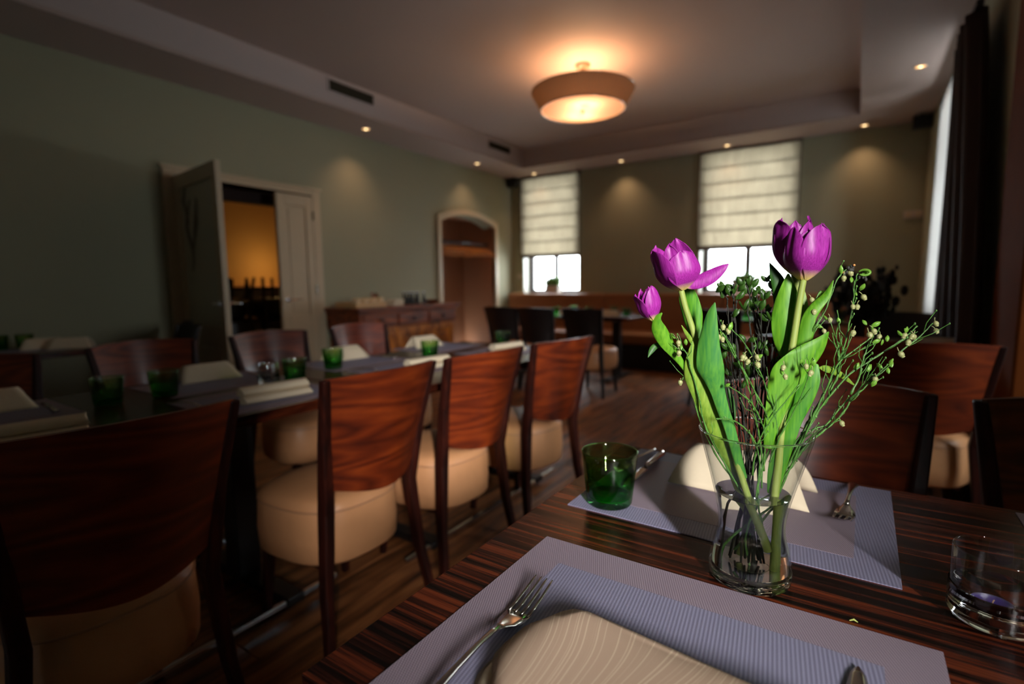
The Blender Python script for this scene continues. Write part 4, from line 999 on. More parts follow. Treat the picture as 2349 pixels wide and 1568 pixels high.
# outlines of leaves, stems and sprigs in metres from the foot of the vase (x, y, z[, half-width vector])
LEAVES=[[0,[[-0.0381,-0.0671,0.3552,0.0003,-0.0,-0.0001],[-0.0413,-0.0665,0.342,0.0057,-0.0005,-0.001],[-0.0438,-0.0654,0.3214,0.0099,-0.0001,-0.0008],[-0.0447,-0.0633,0.3006,0.013,0.0009,0.0004],[-0.0429,-0.0594,0.2767,0.0152,0.0024,0.003],[-0.0382,-0.0536,0.2604,0.0106,0.0026,0.0036],[-0.0353,-0.0489,0.2466,0.0077,0.0023,0.0025],[-0.0295,-0.0423,0.2228,0.0063,0.0025,0.0025],[-0.0242,-0.0361,0.2058,0.0058,0.0027,0.0023],[-0.0185,-0.0297,0.1809,0.0051,0.0027,0.0019],[-0.0144,-0.0242,0.1617,0.0045,0.0028,0.0018],[-0.0071,-0.0167,0.1327,0.0033,0.0024,0.0015]]],[1,[[-0.0646,-0.057,0.3083,0.0002,0.0001,0.0],[-0.0655,-0.0552,0.2877,0.0063,0.0031,0.0007],[-0.0629,-0.0511,0.2658,0.0103,0.0047,0.0035],[-0.0557,-0.044,0.2435,0.0106,0.0043,0.0049],[-0.047,-0.0358,0.2181,0.011,0.0036,0.0048],[-0.0387,-0.0279,0.1923,0.0099,0.0024,0.004],[-0.0301,-0.0199,0.1662,0.0076,0.0014,0.0031],[-0.0206,-0.0112,0.1396,0.0052,0.0006,0.0021],[-0.0114,-0.0027,0.1156,0.0032,0.0002,0.0013]]],[1,[[-0.0935,-0.0857,0.3429,0.0006,-0.0002,-0.0005],[-0.0992,-0.0854,0.336,0.0042,0.0,-0.0011],[-0.0987,-0.0811,0.3221,0.0084,0.0017,0.0028],[-0.0915,-0.0724,0.3058,0.0066,0.0025,0.0047],[-0.0839,-0.0633,0.2918,0.0039,0.0024,0.0037],[-0.0765,-0.0545,0.2782,0.0023,0.0021,0.0024],[-0.0662,-0.0437,0.2578,0.0014,0.0017,0.0016]]],[1,[[-0.1136,-0.075,0.2864,0.0002,0.0001,-0.0001],[-0.1099,-0.0702,0.2964,0.0029,0.0007,-0.0023],[-0.1043,-0.0641,0.3015,0.0006,-0.0002,-0.0035],[-0.0958,-0.0561,0.2978,0.0014,0.0007,0.0022],[-0.0862,-0.0473,0.2853,0.0017,0.0007,0.0016],[-0.0759,-0.0381,0.2682,0.0016,0.0007,0.0013]]],[0,[[-0.0822,-0.0303,0.3774,0.003,-0.0008,0.0005],[-0.0797,-0.0306,0.3622,0.0116,-0.0018,0.0024],[-0.0741,-0.029,0.3392,0.0128,-0.0004,0.0029],[-0.0696,-0.028,0.3184,0.0086,0.0008,0.0021],[-0.0641,-0.0263,0.2981,0.0057,0.0012,0.0017],[-0.0567,-0.0234,0.2732,0.0034,0.0012,0.0013],[-0.0453,-0.018,0.2398,0.0023,0.0012,0.001]]],[2,[[0.0263,0.0293,0.3877,0.001,0.0004,0.0],[0.0271,0.0282,0.3706,0.0084,0.0026,0.0],[0.0272,0.0265,0.3491,0.0143,0.0034,-0.0007],[0.0259,0.024,0.3276,0.0155,0.0027,0.0001],[0.0279,0.0236,0.3033,0.0133,0.0017,0.002],[0.0331,0.0253,0.2788,0.0092,0.0004,0.0006],[0.0316,0.0226,0.2516,0.0076,-0.0003,-0.0006],[0.0281,0.0185,0.2187,0.0066,-0.0007,-0.0006]]],[2,[[0.0731,0.0123,0.3191,0.0004,0.0004,-0.0003],[0.0662,0.0111,0.3066,0.0053,0.004,-0.0042],[0.0554,0.0072,0.2923,0.0094,0.0066,-0.0094],[0.0449,0.0036,0.28,0.013,0.0077,-0.0116],[0.036,0.001,0.2664,0.017,0.0082,-0.0093],[0.0289,-0.0004,0.2472,0.0149,0.0062,-0.0047],[0.0228,-0.0011,0.2222,0.0113,0.0041,-0.0025],[0.018,-0.001,0.1968,0.0078,0.0025,-0.001],[0.0159,0.0009,0.171,0.0048,0.0013,-0.0003]]],[2,[[0.0601,0.0133,0.2813,0.0044,-0.0013,-0.0016],[0.0528,0.0109,0.2636,0.0145,-0.0031,-0.0046],[0.0457,0.0086,0.2392,0.0154,-0.0023,-0.0041],[0.039,0.0066,0.2145,0.013,-0.0011,-0.003],[0.034,0.0057,0.1893,0.0116,-0.0003,-0.0022],[0.0293,0.005,0.1638,0.0107,0.0003,-0.0019],[0.025,0.0045,0.1378,0.0092,0.0009,-0.0011],[0.023,0.0056,0.1115,0.0065,0.0011,-0.0005]]],[2,[[0.0742,0.0346,0.379,0.0003,-0.0001,-0.0001],[0.0685,0.032,0.3619,0.0039,-0.0013,-0.0017],[0.0585,0.0266,0.3485,0.006,-0.0013,-0.0033],[0.052,0.0235,0.3353,0.0071,-0.0004,-0.0021],[0.0495,0.0231,0.3194,0.0081,0.0006,-0.001],[0.0479,0.0233,0.3017,0.0087,0.0016,-0.0009],[0.0455,0.0229,0.2828,0.0062,0.0019,-0.0012],[0.0406,0.0208,0.2582,0.0041,0.0017,-0.001]]],[3,[[0.0037,0.0384,0.4019,0.0002,0.0002,0.0001],[0.0092,0.038,0.3903,0.0043,0.0026,0.002],[0.0156,0.0383,0.376,0.0077,0.0033,0.0019],[0.0181,0.0359,0.3569,0.0075,0.0022,0.0002],[0.0185,0.0322,0.3323,0.006,0.001,0.0003],[0.022,0.0305,0.2995,0.0049,0.0003,0.0005],[0.025,0.0285,0.2667,0.0033,-0.0002,0.0003]]],[3,[[0.0338,0.0583,0.3768,0.0037,0.0003,0.0011],[0.0386,0.0554,0.3619,0.0059,0.0005,0.0013],[0.0428,0.0522,0.3373,0.0071,0.0006,0.0011],[0.0471,0.0491,0.31,0.006,0.0004,0.0001],[0.0443,0.0412,0.2775,0.0038,0.0002,-0.0004]]],[2,[[0.1036,0.0624,0.2475,0.0001,0.0001,0.0002],[0.0913,0.0507,0.2602,0.0013,0.0011,0.0026],[0.0808,0.0401,0.268,0.001,0.0012,0.0038],[0.0696,0.0292,0.273,0.0002,0.0009,0.0036],[0.06,0.0193,0.2742,0.0007,-0.0005,-0.0025],[0.0503,0.0092,0.2716,0.0007,-0.0002,-0.0017]]],[0,[[-0.077,-0.0628,0.3273,0.0002,0.0001,0.0001],[-0.0728,-0.0561,0.3174,0.0017,0.0006,0.0011],[-0.0672,-0.0484,0.3051,0.0022,0.0007,0.0013],[-0.0596,-0.0393,0.2861,0.0018,0.0006,0.001]]],[0,[[-0.0366,-0.0002,0.2466,0.0015,-0.0003,0.0004],[-0.032,0.0008,0.2293,0.0062,-0.0004,0.0016],[-0.0279,0.0015,0.2125,0.005,0.0004,0.001],[-0.0257,0.001,0.1974,0.0016,0.0003,0.0002]]]]
STEMS=[[[-0.0811,-0.0535,0.3702],[-0.0758,-0.0516,0.3484],[-0.0668,-0.0473,0.319],[-0.0597,-0.0442,0.2948],[-0.0467,-0.0372,0.2542],[-0.0308,-0.0283,0.2075],[-0.0163,-0.0204,0.1546],[-0.0028,-0.013,0.1096],[0.0086,-0.0071,0.0757],[0.0187,-0.002,0.0403]],[[-0.1061,-0.082,0.3341],[-0.1038,-0.0772,0.3264],[-0.0973,-0.0695,0.3078],[-0.0866,-0.0592,0.2895],[-0.0711,-0.0456,0.2631],[-0.0517,-0.0294,0.2189],[-0.0333,-0.014,0.1611],[-0.0184,-0.0009,0.1135],[-0.0025,0.013,0.0707],[-0.0119,0.0101,0.0212]],[[0.0439,0.0194,0.38],[0.041,0.017,0.3549],[0.0374,0.014,0.3149],[0.0344,0.0115,0.2808],[0.0314,0.009,0.243],[0.0296,0.0073,0.1993],[0.0277,0.0055,0.1549],[0.0255,0.0036,0.1156],[0.0257,0.0031,0.0758],[0.0253,0.0023,0.011]],[[0.0316,0.0448,0.3866],[0.036,0.0464,0.3703],[0.0381,0.0464,0.3457],[0.0371,0.0445,0.3045],[0.0339,0.041,0.26],[0.029,0.0365,0.2093],[0.0245,0.0322,0.1463],[0.0216,0.0289,0.0999],[0.028,0.0318,0.0588],[0.0368,0.0363,0.0202]]]
HEADS={"left":[[-0.0797,-0.0526,0.3696],[-0.0919,-0.0607,0.431]],"bud":[[-0.1061,-0.082,0.3341],[-0.1131,-0.089,0.3787]],"front":[[0.0443,0.0197,0.38],[0.0476,0.0218,0.4468]],"back":[[0.0305,0.0465,0.3877],[0.0286,0.0452,0.4566]],"petal":[[-0.0762,-0.0563,0.3734],[-0.029,-0.0431,0.3994]]}
SPRIGS=[{"p":[[0.087,0.0455,0.3923],[0.08,0.0418,0.3841],[0.0731,0.0382,0.3639],[0.0675,0.0356,0.3413],[0.0585,0.0307,0.3229],[0.0525,0.0277,0.3069],[0.0475,0.0253,0.2772],[0.038,0.0201,0.2417],[0.0247,0.0123,0.1974],[0.0125,0.0053,0.1522],[0.0059,0.0019,0.1119],[0.0105,0.0059,0.0709],[0.0212,0.014,0.029]],"r":0.0011,"b":[[0.0841,0.0436,0.3804],[0.0891,0.0468,0.3866]],"l":[[0.09,0.0474,0.3938],[0.0815,0.0418,0.3898]]},{"p":[[0.0978,0.0406,0.3863],[0.0955,0.0418,0.3726],[0.0955,0.0446,0.3544],[0.0938,0.0462,0.3361],[0.0913,0.0474,0.3148],[0.0872,0.0474,0.2895],[0.0852,0.0488,0.2752],[0.0746,0.0447,0.2493],[0.0643,0.0406,0.2241],[0.0518,0.0351,0.193],[0.0379,0.0287,0.1555],[0.0244,0.0225,0.1145],[0.0046,0.0122,0.0668],[-0.0161,0.0014,0.0301]],"r":0.0013,"b":[[0.1036,0.0444,0.3576],[0.0946,0.0385,0.3464],[0.0994,0.0417,0.3463],[0.0975,0.0404,0.3157]],"l":[[0.1034,0.0443,0.3852],[0.1016,0.0431,0.3699],[0.0908,0.036,0.3803],[0.0985,0.041,0.3643]]},{"p":[[0.0801,0.0289,0.3435],[0.0813,0.0317,0.3262],[0.0807,0.0333,0.3103],[0.0841,0.0376,0.2926],[0.0853,0.0403,0.2764],[0.0826,0.0405,0.2589],[0.0715,0.0352,0.2261]],"r":0.0011,"b":[],"l":[[0.0829,0.0307,0.331]]},{"p":[[0.0762,0.0263,0.3165],[0.0788,0.0301,0.3053],[0.083,0.0348,0.2908],[0.0853,0.0384,0.2766]],"r":0.0011,"b":[],"l":[]},{"p":[[0.1228,0.0451,0.323],[0.1178,0.0463,0.3145],[0.1015,0.04,0.2976],[0.0836,0.0327,0.2789],[0.0738,0.0308,0.2489],[0.0622,0.0276,0.2156],[0.0488,0.0232,0.1731],[0.0342,0.0181,0.1296],[0.0214,0.0141,0.0878]],"r":0.0013,"b":[[0.1162,0.0408,0.318],[0.1234,0.0455,0.3112],[0.1122,0.0381,0.3139]],"l":[[0.1087,0.0358,0.3304],[0.1148,0.0398,0.3283],[0.1267,0.0477,0.306],[0.1294,0.0495,0.3106],[0.1142,0.0395,0.3231]]},{"p":[[0.1142,0.0394,0.3077],[0.1103,0.0368,0.2933],[0.1072,0.0348,0.2778],[0.1054,0.0337,0.2621],[0.0977,0.0286,0.2438]],"r":0.0011,"b":[],"l":[[0.1171,0.0414,0.3087]]},{"p":[[0.1735,0.0726,0.3278],[0.1622,0.0651,0.3127],[0.1469,0.0551,0.2976],[0.143,0.0525,0.292]],"r":0.001,"b":[[0.1762,0.0744,0.3176],[0.1757,0.074,0.3263],[0.152,0.0584,0.3052],[0.1431,0.0525,0.291],[0.1559,0.0609,0.3118]],"l":[[0.1481,0.0558,0.3211]]},{"p":[[0.1593,0.0632,0.325],[0.1489,0.0611,0.3125],[0.1329,0.0552,0.2978],[0.1132,0.0469,0.2808],[0.0965,0.0405,0.2666],[0.0799,0.0343,0.2435],[0.0674,0.0307,0.2211],[0.0539,0.0265,0.1926],[0.0388,0.0212,0.1522],[0.0228,0.0154,0.1109],[0.0002,0.0051,0.0745],[-0.0264,-0.0077,0.0373],[-0.0301,-0.0055,0.005]],"r":0.0015,"b":[[0.1486,0.0561,0.3129],[0.1525,0.0588,0.3037],[0.1555,0.0607,0.3113]],"l":[[0.1506,0.0575,0.321],[0.145,0.0538,0.3165]]},{"p":[[0.1337,0.0523,0.28],[0.1235,0.0501,0.2653],[0.1126,0.0474,0.251],[0.1014,0.0445,0.2375],[0.088,0.0401,0.2118],[0.0709,0.0333,0.1923],[0.0534,0.0263,0.1714],[0.034,0.0179,0.1353],[0.0163,0.0108,0.0995]],"r":0.0013,"b":[[0.1219,0.0445,0.2608]],"l":[[0.1323,0.0514,0.2826],[0.1372,0.0546,0.2799],[0.1355,0.0535,0.2721],[0.127,0.0479,0.2785],[0.12,0.0432,0.2566]]},{"p":[[0.116,0.0526,0.2707],[0.1112,0.0534,0.2541],[0.1022,0.0515,0.24],[0.0903,0.0477,0.2258],[0.0748,0.0414,0.2003],[0.0551,0.0324,0.1773],[0.0311,0.0205,0.1396]],"r":0.0011,"b":[],"l":[[0.1154,0.0522,0.2728],[0.1004,0.0423,0.2751]]},{"p":[[0.0894,0.047,0.2077],[0.0771,0.0419,0.2005],[0.0627,0.0354,0.195],[0.0492,0.0295,0.1855],[0.0327,0.0216,0.1567]],"r":0.0011,"b":[[0.0892,0.0469,0.2027]],"l":[]},{"p":[[0.0681,0.033,0.331],[0.0604,0.0309,0.3219],[0.055,0.0303,0.3094],[0.0523,0.0315,0.2957],[0.0426,0.0282,0.2517]],"r":0.0011,"b":[[0.0725,0.0359,0.3304],[0.0665,0.0319,0.3167],[0.0562,0.0251,0.3406]],"l":[[0.0701,0.0343,0.3346],[0.0661,0.0317,0.3257]]},{"p":[[0.052,0.0344,0.3491],[0.0554,0.0366,0.3544],[0.0611,0.0403,0.366]],"r":0.0008,"b":[[0.0518,0.0342,0.3544]],"l":[[0.0603,0.0398,0.3639]]},{"p":[[-0.0342,-0.0585,0.3238],[-0.0252,-0.0475,0.3077],[-0.0159,-0.0361,0.2845],[-0.0035,-0.0228,0.2559],[0.0069,-0.0109,0.2305],[0.0162,0.0004,0.2018],[0.0201,0.0082,0.1641],[0.0166,0.011,0.1169]],"r":0.0012,"b":[[-0.0308,-0.0563,0.3253],[-0.026,-0.0531,0.3211],[-0.0313,-0.0566,0.3109],[-0.0075,-0.0409,0.2873]],"l":[[-0.0365,-0.06,0.329],[-0.034,-0.0584,0.3161]]},{"p":[[-0.0212,-0.056,0.3236],[-0.0083,-0.0424,0.306],[0.0002,-0.0318,0.2867],[0.0071,-0.0223,0.2685],[0.0148,-0.0122,0.2425],[0.0221,-0.0024,0.2197],[0.0261,0.0053,0.1826]],"r":0.0011,"b":[[-0.0083,-0.0474,0.2896],[0.0036,-0.0396,0.2894],[-0.0031,-0.044,0.2844],[0.0043,-0.0391,0.2812]],"l":[[-0.0226,-0.0568,0.3256],[0.0039,-0.0394,0.293]]},{"p":[[-0.0306,-0.0562,0.3191],[-0.0211,-0.0439,0.2946],[-0.0105,-0.0309,0.271],[-0.0044,-0.0209,0.2447],[0.0017,-0.0109,0.2107],[0.0075,-0.001,0.1757],[0.0101,0.0067,0.117]],"r":0.0011,"b":[[-0.0348,-0.0589,0.3135]],"l":[[-0.0289,-0.055,0.316]]},{"p":[[-0.0326,-0.0695,0.2188],[-0.0251,-0.0585,0.2179],[-0.0169,-0.0471,0.2137],[-0.0048,-0.0331,0.2008],[0.0048,-0.0208,0.1807],[0.0087,-0.0122,0.1456],[0.0041,-0.0093,0.0984],[-0.0037,-0.0084,0.0556],[0.0016,0.0011,0.0084]],"r":0.0011,"b":[],"l":[]},{"p":[[0.0478,-0.0163,0.2592],[0.0336,-0.0185,0.2352],[0.0198,-0.0205,0.2126],[0.0109,-0.0192,0.1932],[0.0048,-0.016,0.1738],[0.0005,-0.0117,0.1382]],"r":0.0011,"b":[[0.0318,-0.0269,0.278],[0.0331,-0.0261,0.2672]],"l":[[0.0294,-0.0285,0.2745]]},{"p":[[-0.0236,-0.0575,0.2577],[-0.0095,-0.0398,0.2445],[0.0011,-0.0244,0.2288],[0.0073,-0.012,0.21],[0.012,-0.0005,0.1875],[0.0112,0.0074,0.1399]],"r":0.0011,"b":[],"l":[[-0.0254,-0.0587,0.2598]]},{"p":[[-0.0796,-0.0526,0.2536],[-0.0766,-0.0506,0.2612],[-0.0743,-0.0491,0.2601],[-0.0657,-0.0434,0.2368],[-0.0567,-0.0375,0.2032],[-0.0411,-0.0271,0.1635],[-0.0217,-0.0143,0.129]],"r":0.0009,"b":[[-0.0796,-0.0526,0.2536]],"l":[[-0.0762,-0.0503,0.2612]]},{"p":[[-0.0783,-0.0757,0.3183],[-0.0758,-0.0706,0.3048],[-0.0698,-0.0632,0.2927],[-0.0657,-0.0571,0.2719],[-0.0566,-0.0477,0.2331],[-0.0497,-0.0397,0.1964],[-0.031,-0.0239,0.153],[-0.0119,-0.0079,0.1115]],"r":0.0011,"b":[[-0.0757,-0.0739,0.2936],[-0.0768,-0.0746,0.3062]],"l":[[-0.0796,-0.0765,0.3157],[-0.0724,-0.0717,0.3025],[-0.0707,-0.0707,0.3077]]},{"p":[[0.0536,-0.0186,0.2938],[0.0568,-0.008,0.2747],[0.0509,-0.0035,0.2474],[0.0418,-0.0012,0.2219],[0.0289,-0.0013,0.1903],[0.0181,-0.0001,0.1548]],"r":0.0009,"b":[[0.0595,-0.0146,0.2723],[0.0533,-0.0187,0.2801]],"l":[[0.0624,-0.0127,0.284],[0.0488,-0.0217,0.2872]]},{"p":[[-0.0334,0.0139,0.3755],[-0.0315,0.0111,0.349],[-0.0281,0.0094,0.3158],[-0.0235,0.0085,0.277],[-0.0189,0.0075,0.238],[-0.0132,0.0073,0.1931],[-0.0083,0.0065,0.148],[-0.0043,0.0052,0.0969],[0.0025,0.0056,0.0512],[0.0036,0.0024,0.0054]],"r":0.0019,"b":[],"l":[[-0.0327,0.0143,0.3667],[-0.0297,0.0163,0.36],[-0.0364,0.0119,0.3645]]},{"p":[[-0.0466,0.0172,0.3711],[-0.0411,0.0162,0.3543],[-0.0376,0.0138,0.3264],[-0.033,0.0121,0.2928],[-0.0253,0.0126,0.2478],[-0.016,0.0141,0.1969],[-0.0104,0.0131,0.1457],[-0.0232,-0.0,0.0945],[-0.0284,-0.0081,0.0548],[-0.0311,-0.0145,0.009]],"r":0.0014,"b":[],"l":[[-0.055,0.0116,0.369],[-0.0467,0.0171,0.3734],[-0.0446,0.0185,0.3666],[-0.0403,0.0213,0.3666],[-0.0468,0.017,0.3616]]},{"p":[[-0.0209,0.0281,0.3764],[-0.0148,0.027,0.3542],[-0.0071,0.0268,0.3264],[-0.0006,0.0258,0.2932],[0.0028,0.0228,0.2545],[0.0038,0.0182,0.2044],[0.0038,0.013,0.1541],[0.0041,0.0079,0.0978],[-0.01,-0.0066,0.0472]],"r":0.0015,"b":[],"l":[[-0.0265,0.0245,0.3754],[-0.0214,0.0278,0.3786],[-0.0161,0.0313,0.3736],[-0.0206,0.0284,0.3664],[-0.031,0.0215,0.3699],[-0.0141,0.0326,0.3685]]},{"p":[[-0.009,0.03,0.3663],[-0.0053,0.0265,0.3487],[-0.0052,0.0205,0.3424],[-0.0003,0.0177,0.3163],[0.0049,0.0152,0.2781],[0.0087,0.0118,0.2289],[0.0095,0.0063,0.1627]],"r":0.0011,"b":[],"l":[[-0.0044,0.0331,0.3668],[-0.0009,0.0354,0.3595],[-0.0077,0.0309,0.3552],[-0.0122,0.0279,0.363]]},{"p":[[0.0016,0.049,0.3811],[0.0065,0.0454,0.3705],[0.0107,0.0413,0.3539],[0.0124,0.0356,0.3264],[0.012,0.0285,0.2825],[0.0116,0.0214,0.2387],[0.0107,0.0139,0.1836],[0.0103,0.0068,0.1399]],"r":0.0012,"b":[],"l":[[0.0006,0.0483,0.3817],[0.0047,0.051,0.3732],[0.0106,0.0549,0.3658]]},{"p":[[-0.0129,0.0274,0.3586],[-0.0166,0.0178,0.3445],[-0.0114,0.014,0.3161],[-0.0064,0.0102,0.278],[-0.0006,0.0068,0.2289],[0.0032,0.0021,0.1855]],"r":0.0011,"b":[],"l":[[-0.0218,0.0215,0.3454],[-0.0154,0.0258,0.3497],[-0.0097,0.0295,0.3457]]}]

# ------------------------------------------------------------------ tulip vase
VX, VY, VZ = -.098, .700, .7505
t = empty('vase', (VX, VY, VZ)); tag(t, 'clear waisted glass vase holding the purple tulips', 'vase')
outer = [(.0465, 0), (.0485, .003), (.0492, .014), (.0480, .026), (.0440, .044), (.0403, .060), (.0392, .072), (.0405, .086), (.0440, .104), (.0495, .126), (.0558, .150), (.0615, .172), (.0662, .191)]
def catmull(pts, k=4):
    P_ = [Vector(p) for p in pts]; out = []
    for i in range(len(P_)-1):
        p0 = P_[max(i-1, 0)]; p1 = P_[i]; p2 = P_[i+1]; p3 = P_[min(i+2, len(P_)-1)]
        for j in range(k):
            s = j/k; out.append(.5*((2*p1)+(p2-p0)*s+(2*p0-5*p1+4*p2-p3)*s*s+(3*p1-p0-3*p2+p3)*s**3))
    out.append(P_[-1]); return out
op = [(p.x, p.y) for p in catmull([(a, b, 0) for a, b in outer], 3)]
vase_w = glassy('vase_glass_wall', (.985, .985, .985, 1), 1.0, (.88, .90, .90, 1))
wl = [p for p in op if p[1] > .012]
inner = [(r-.0022, z) for r, z in reversed(wl)]
obj('glass_wall', B().lathe(wl+[(.0662, .1925), (.0652, .1932), (.0642, .1925)]+inner, 72, cap0=False, cap1=False), vase_w, t, smooth=True)
base = [p for p in op if p[1] <= .0145]
b = B().lathe(base+[(.0468, .0146), (.030, .0150), (.001, .0150)], 72, cap0=False, cap1=False)
n0 = len(b.v); b.lathe([(.001, .003), (.030, .003), (.040, .001), (.0465, 0)], 72, cap0=False, cap1=False)
obj('thick_base', b, solidglass('vase_base_glass', (.97, .99, .98, 1), 1.45, bump=.5, bscale=60), t, smooth=True)
obj('base_ring', B().tube([(.020*math.cos(2*PI*k/40), .020*math.sin(2*PI*k/40), .0153) for k in range(40)], .0006, 5, closed=True), clear_s, t, smooth=True)
obj('rim', B().tube([(.0652*math.cos(2*PI*k/64), .0652*math.sin(2*PI*k/64), .1926) for k in range(64)], .0013, 8, closed=True), clear_s, t, smooth=True)
WLV = .113
wp = [p for p in op if .0155 < p[1] < WLV]
b = B().lathe([(.001, .0156), (.044, .0156)]+[(r-.0028, z) for r, z in wp]+[(.0440, WLV), (.0425, WLV-.0012), (.001, WLV-.0014)], 64, cap0=False, cap1=False)
w = obj('water', b, solidglass('water', (.98, 1, .99, 1), 1.15), t, smooth='auto')

def tulip_leaf_mat(name, c1, c2, tr=.38): return leafmat(name, c1, c2, tr, .5, (90, 90, 6))[0]
leaf_ms = [tulip_leaf_mat('tulip_leaf_green', lin(46, 122, 30), lin(96, 160, 30)),
           tulip_leaf_mat('tulip_leaf_yellowgreen', lin(98, 140, 34), lin(140, 168, 60)),
           tulip_leaf_mat('tulip_leaf_bright', lin(72, 136, 22), lin(112, 168, 36)),
           tulip_leaf_mat('tulip_leaf_deep', lin(34, 82, 28), lin(62, 110, 34)),
           tulip_leaf_mat('tulip_leaf_bluish', lin(52, 124, 56), lin(88, 152, 52))]
stem_m = leafmat('tulip_stem', lin(118, 138, 56), lin(140, 152, 74), .15, .6, (80, 80, 4))[0]
petal_m, pnt, pcm, pb = leafmat('tulip_petal', lin(134, 20, 124), lin(176, 54, 166), .38, .46, (260, 260, 20))
# yellow claw at the base of every petal (colour attribute painted along the petal's length)
at = N(pnt, 'ShaderNodeAttribute', attribute_name='along'); rp = N(pnt, 'ShaderNodeValToRGB')
rp.color_ramp.elements[0].position = .03; rp.color_ramp.elements[0].color = (1, 1, 1, 1); rp.color_ramp.elements[1].position = .20; rp.color_ramp.elements[1].color = (0, 0, 0, 1)
pnt.links.new(at.outputs['Fac'], rp.inputs[0]); c3 = N(pnt, 'ShaderNodeMix', data_type='RGBA'); pnt.links.new(rp.outputs[0], c3.inputs[0]); pnt.links.new(pcm.outputs[2], c3.inputs[6]); c3.inputs[7].default_value = lin(226, 206, 120)
for nd_ in pnt.nodes:
    if nd_.type == 'BSDF_TRANSLUCENT': pnt.links.new(c3.outputs[2], nd_.inputs[0])
pnt.links.new(c3.outputs[2], pb.inputs['Base Color'])
sp_m = leafmat('bilberry_twig', lin(84, 136, 52), lin(48, 84, 32), .1, .45, (200, 200, 60))[0]
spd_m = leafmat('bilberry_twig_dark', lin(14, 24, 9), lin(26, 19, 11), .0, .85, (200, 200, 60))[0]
bell_m = leafmat('bilberry_bell', lin(140, 162, 96), lin(168, 152, 112), .25, .4, (300, 300, 200))[0]
sl_m = leafmat('bilberry_leaf', lin(96, 150, 44), lin(128, 176, 66), .4, .4, (100, 100, 100))[0]
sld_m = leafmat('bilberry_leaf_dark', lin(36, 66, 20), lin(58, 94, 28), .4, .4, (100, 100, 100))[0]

def ribbon(data, cup=.28, k=4, wave=0, fold=0):
    pts = catmull([d[:3] for d in data], k); W = catmull([d[3:] for d in data], k); n = 8; b = B(); vs = []; fs = []
    N_ = len(pts)
    for i in range(N_):
        T = (pts[min(i+1, N_-1)]-pts[max(i-1, 0)]).normalized(); w = W[i]; nn = T.cross(w).normalized()
        if nn.y > 0: nn = -nn
        for j in range(n+1):
            s = 2*j/n-1
            vs.append(pts[i]+w*s - nn*(w.length*cup*(s*s-.3)) + nn*wave*math.sin(i*.6+j*2.2)*abs(s)**3*w.length)
    for i in range(N_-1):
        for j in range(n): fs.append((i*(n+1)+j, i*(n+1)+j+1, (i+1)*(n+1)+j+1, (i+1)*(n+1)+j))
    return b.add(vs, fs)

def petal_mesh(L, R, Wd, prof_open=.85, tip=.9, curl=0, crease=.06, asym=0, seed=0):
    """one tulip petal in the cup frame: axis +z, petal centred on +x"""
    nu, nv = 14, 18; b = B(); rr = random.Random(seed); ph = rr.random()*6
    def fn(u, v):
        s = 2*u-1
        rad = R*(.12+.88*math.sin(min(1, v/.52)*PI/2)**.85) if v < .52 else R*(1-(1-prof_open)*((v-.52)/.48)**1.4)
        wdt = Wd*(math.sin(PI*min(1, (v*.90+.10)))**.55 if v < .5 else (math.cos((v-.5)/.5*PI/2)**tip*math.sin(PI*.55)**.55)) if v < .999 else 0
        wdt = max(wdt, .0)
        ang = s*wdt
        edge = abs(s)
        r_ = rad*(1+.10*edge**2)-R*crease*math.exp(-(s*4)**2)*min(1, v*2)
        z = L*(v-.02)*(1-.03*edge**2) + L*.015*math.sin(5*s+ph)*v
        r_ += R*.05*math.sin(4*v+3*s+ph)*edge + curl*R*max(0, v-.75)*2
        a = ang+asym*v
        return (r_*math.cos(a), r_*math.sin(a), z)
    b.grid(fn, nu, nv); return b
def tulip_head(name_parent, basep, topp, petals, scale=1):
    """petals: list of (azimuth deg, L, R, width rad, open, tip, curl, tilt)"""
    a = Vector(basep); c = Vector(topp); ax = (c-a).normalized(); q = ax.to_track_quat('Z', 'Y')
    objs = []
    for i, (az, L, R, Wd, op_, tip, curl, tilt) in enumerate(petals):
        b = petal_mesh(L, R, Wd, op_, tip, curl, seed=i+int(L*1e4)); me = b.mesh('petal'); me.materials.append(petal_m)
        atr = me.attributes.new('along', 'FLOAT', 'POINT')
        for vi in range(len(b.v)): atr.data[vi].value = (vi//15)/18
        for p in me.polygons: p.use_smooth = True
        o = bpy.data.objects.new('petal', me); COL.objects.link(o); o.parent = name_parent
        m_ = Matrix.Translation(a) @ q.to_matrix().to_4x4() @ Matrix.Rotation(math.radians(az), 4, 'Z') @ Matrix.Rotation(tilt, 4, 'Y')
        o.matrix_local = m_
        s_ = o.modifiers.new('s', 'SOLIDIFY'); s_.thickness = .0007; s_.offset = 0
        ss = o.modifiers.new('u', 'SUBSURF'); ss.levels = 1; ss.render_levels = 1
        objs.append(o)
    return objs
tl = ['widely opened purple tulip on the left with one petal hanging out sideways', 'small closed tulip bud leaning out at the far left of the vase',
      'tall purple tulip at the right, front one of the pair', 'purple tulip partly hidden behind the tall front tulip']
tulips = []
for i in range(4):
    r = empty('tulip', (VX, VY, VZ)); tag(r, tl[i], 'flower', 'purple tulips in the vase'); tulips.append(r)
srad = [(.0036, .0044), (.0019, .0036), (.0037, .0055), (.0036, .0042)]
for i, s in enumerate(STEMS):
    p = catmull(s, 4); n = len(p); obj('stem', B().tube(p, [srad[i][0]+(srad[i][1]-srad[i][0])*k/(n-1) for k in range(n)], 12), stem_m, tulips[i], smooth=True)
mi = [4, 1, 2, 3, 0, 2, 2, 0, 2, 3, 1, 1, 1, 3]
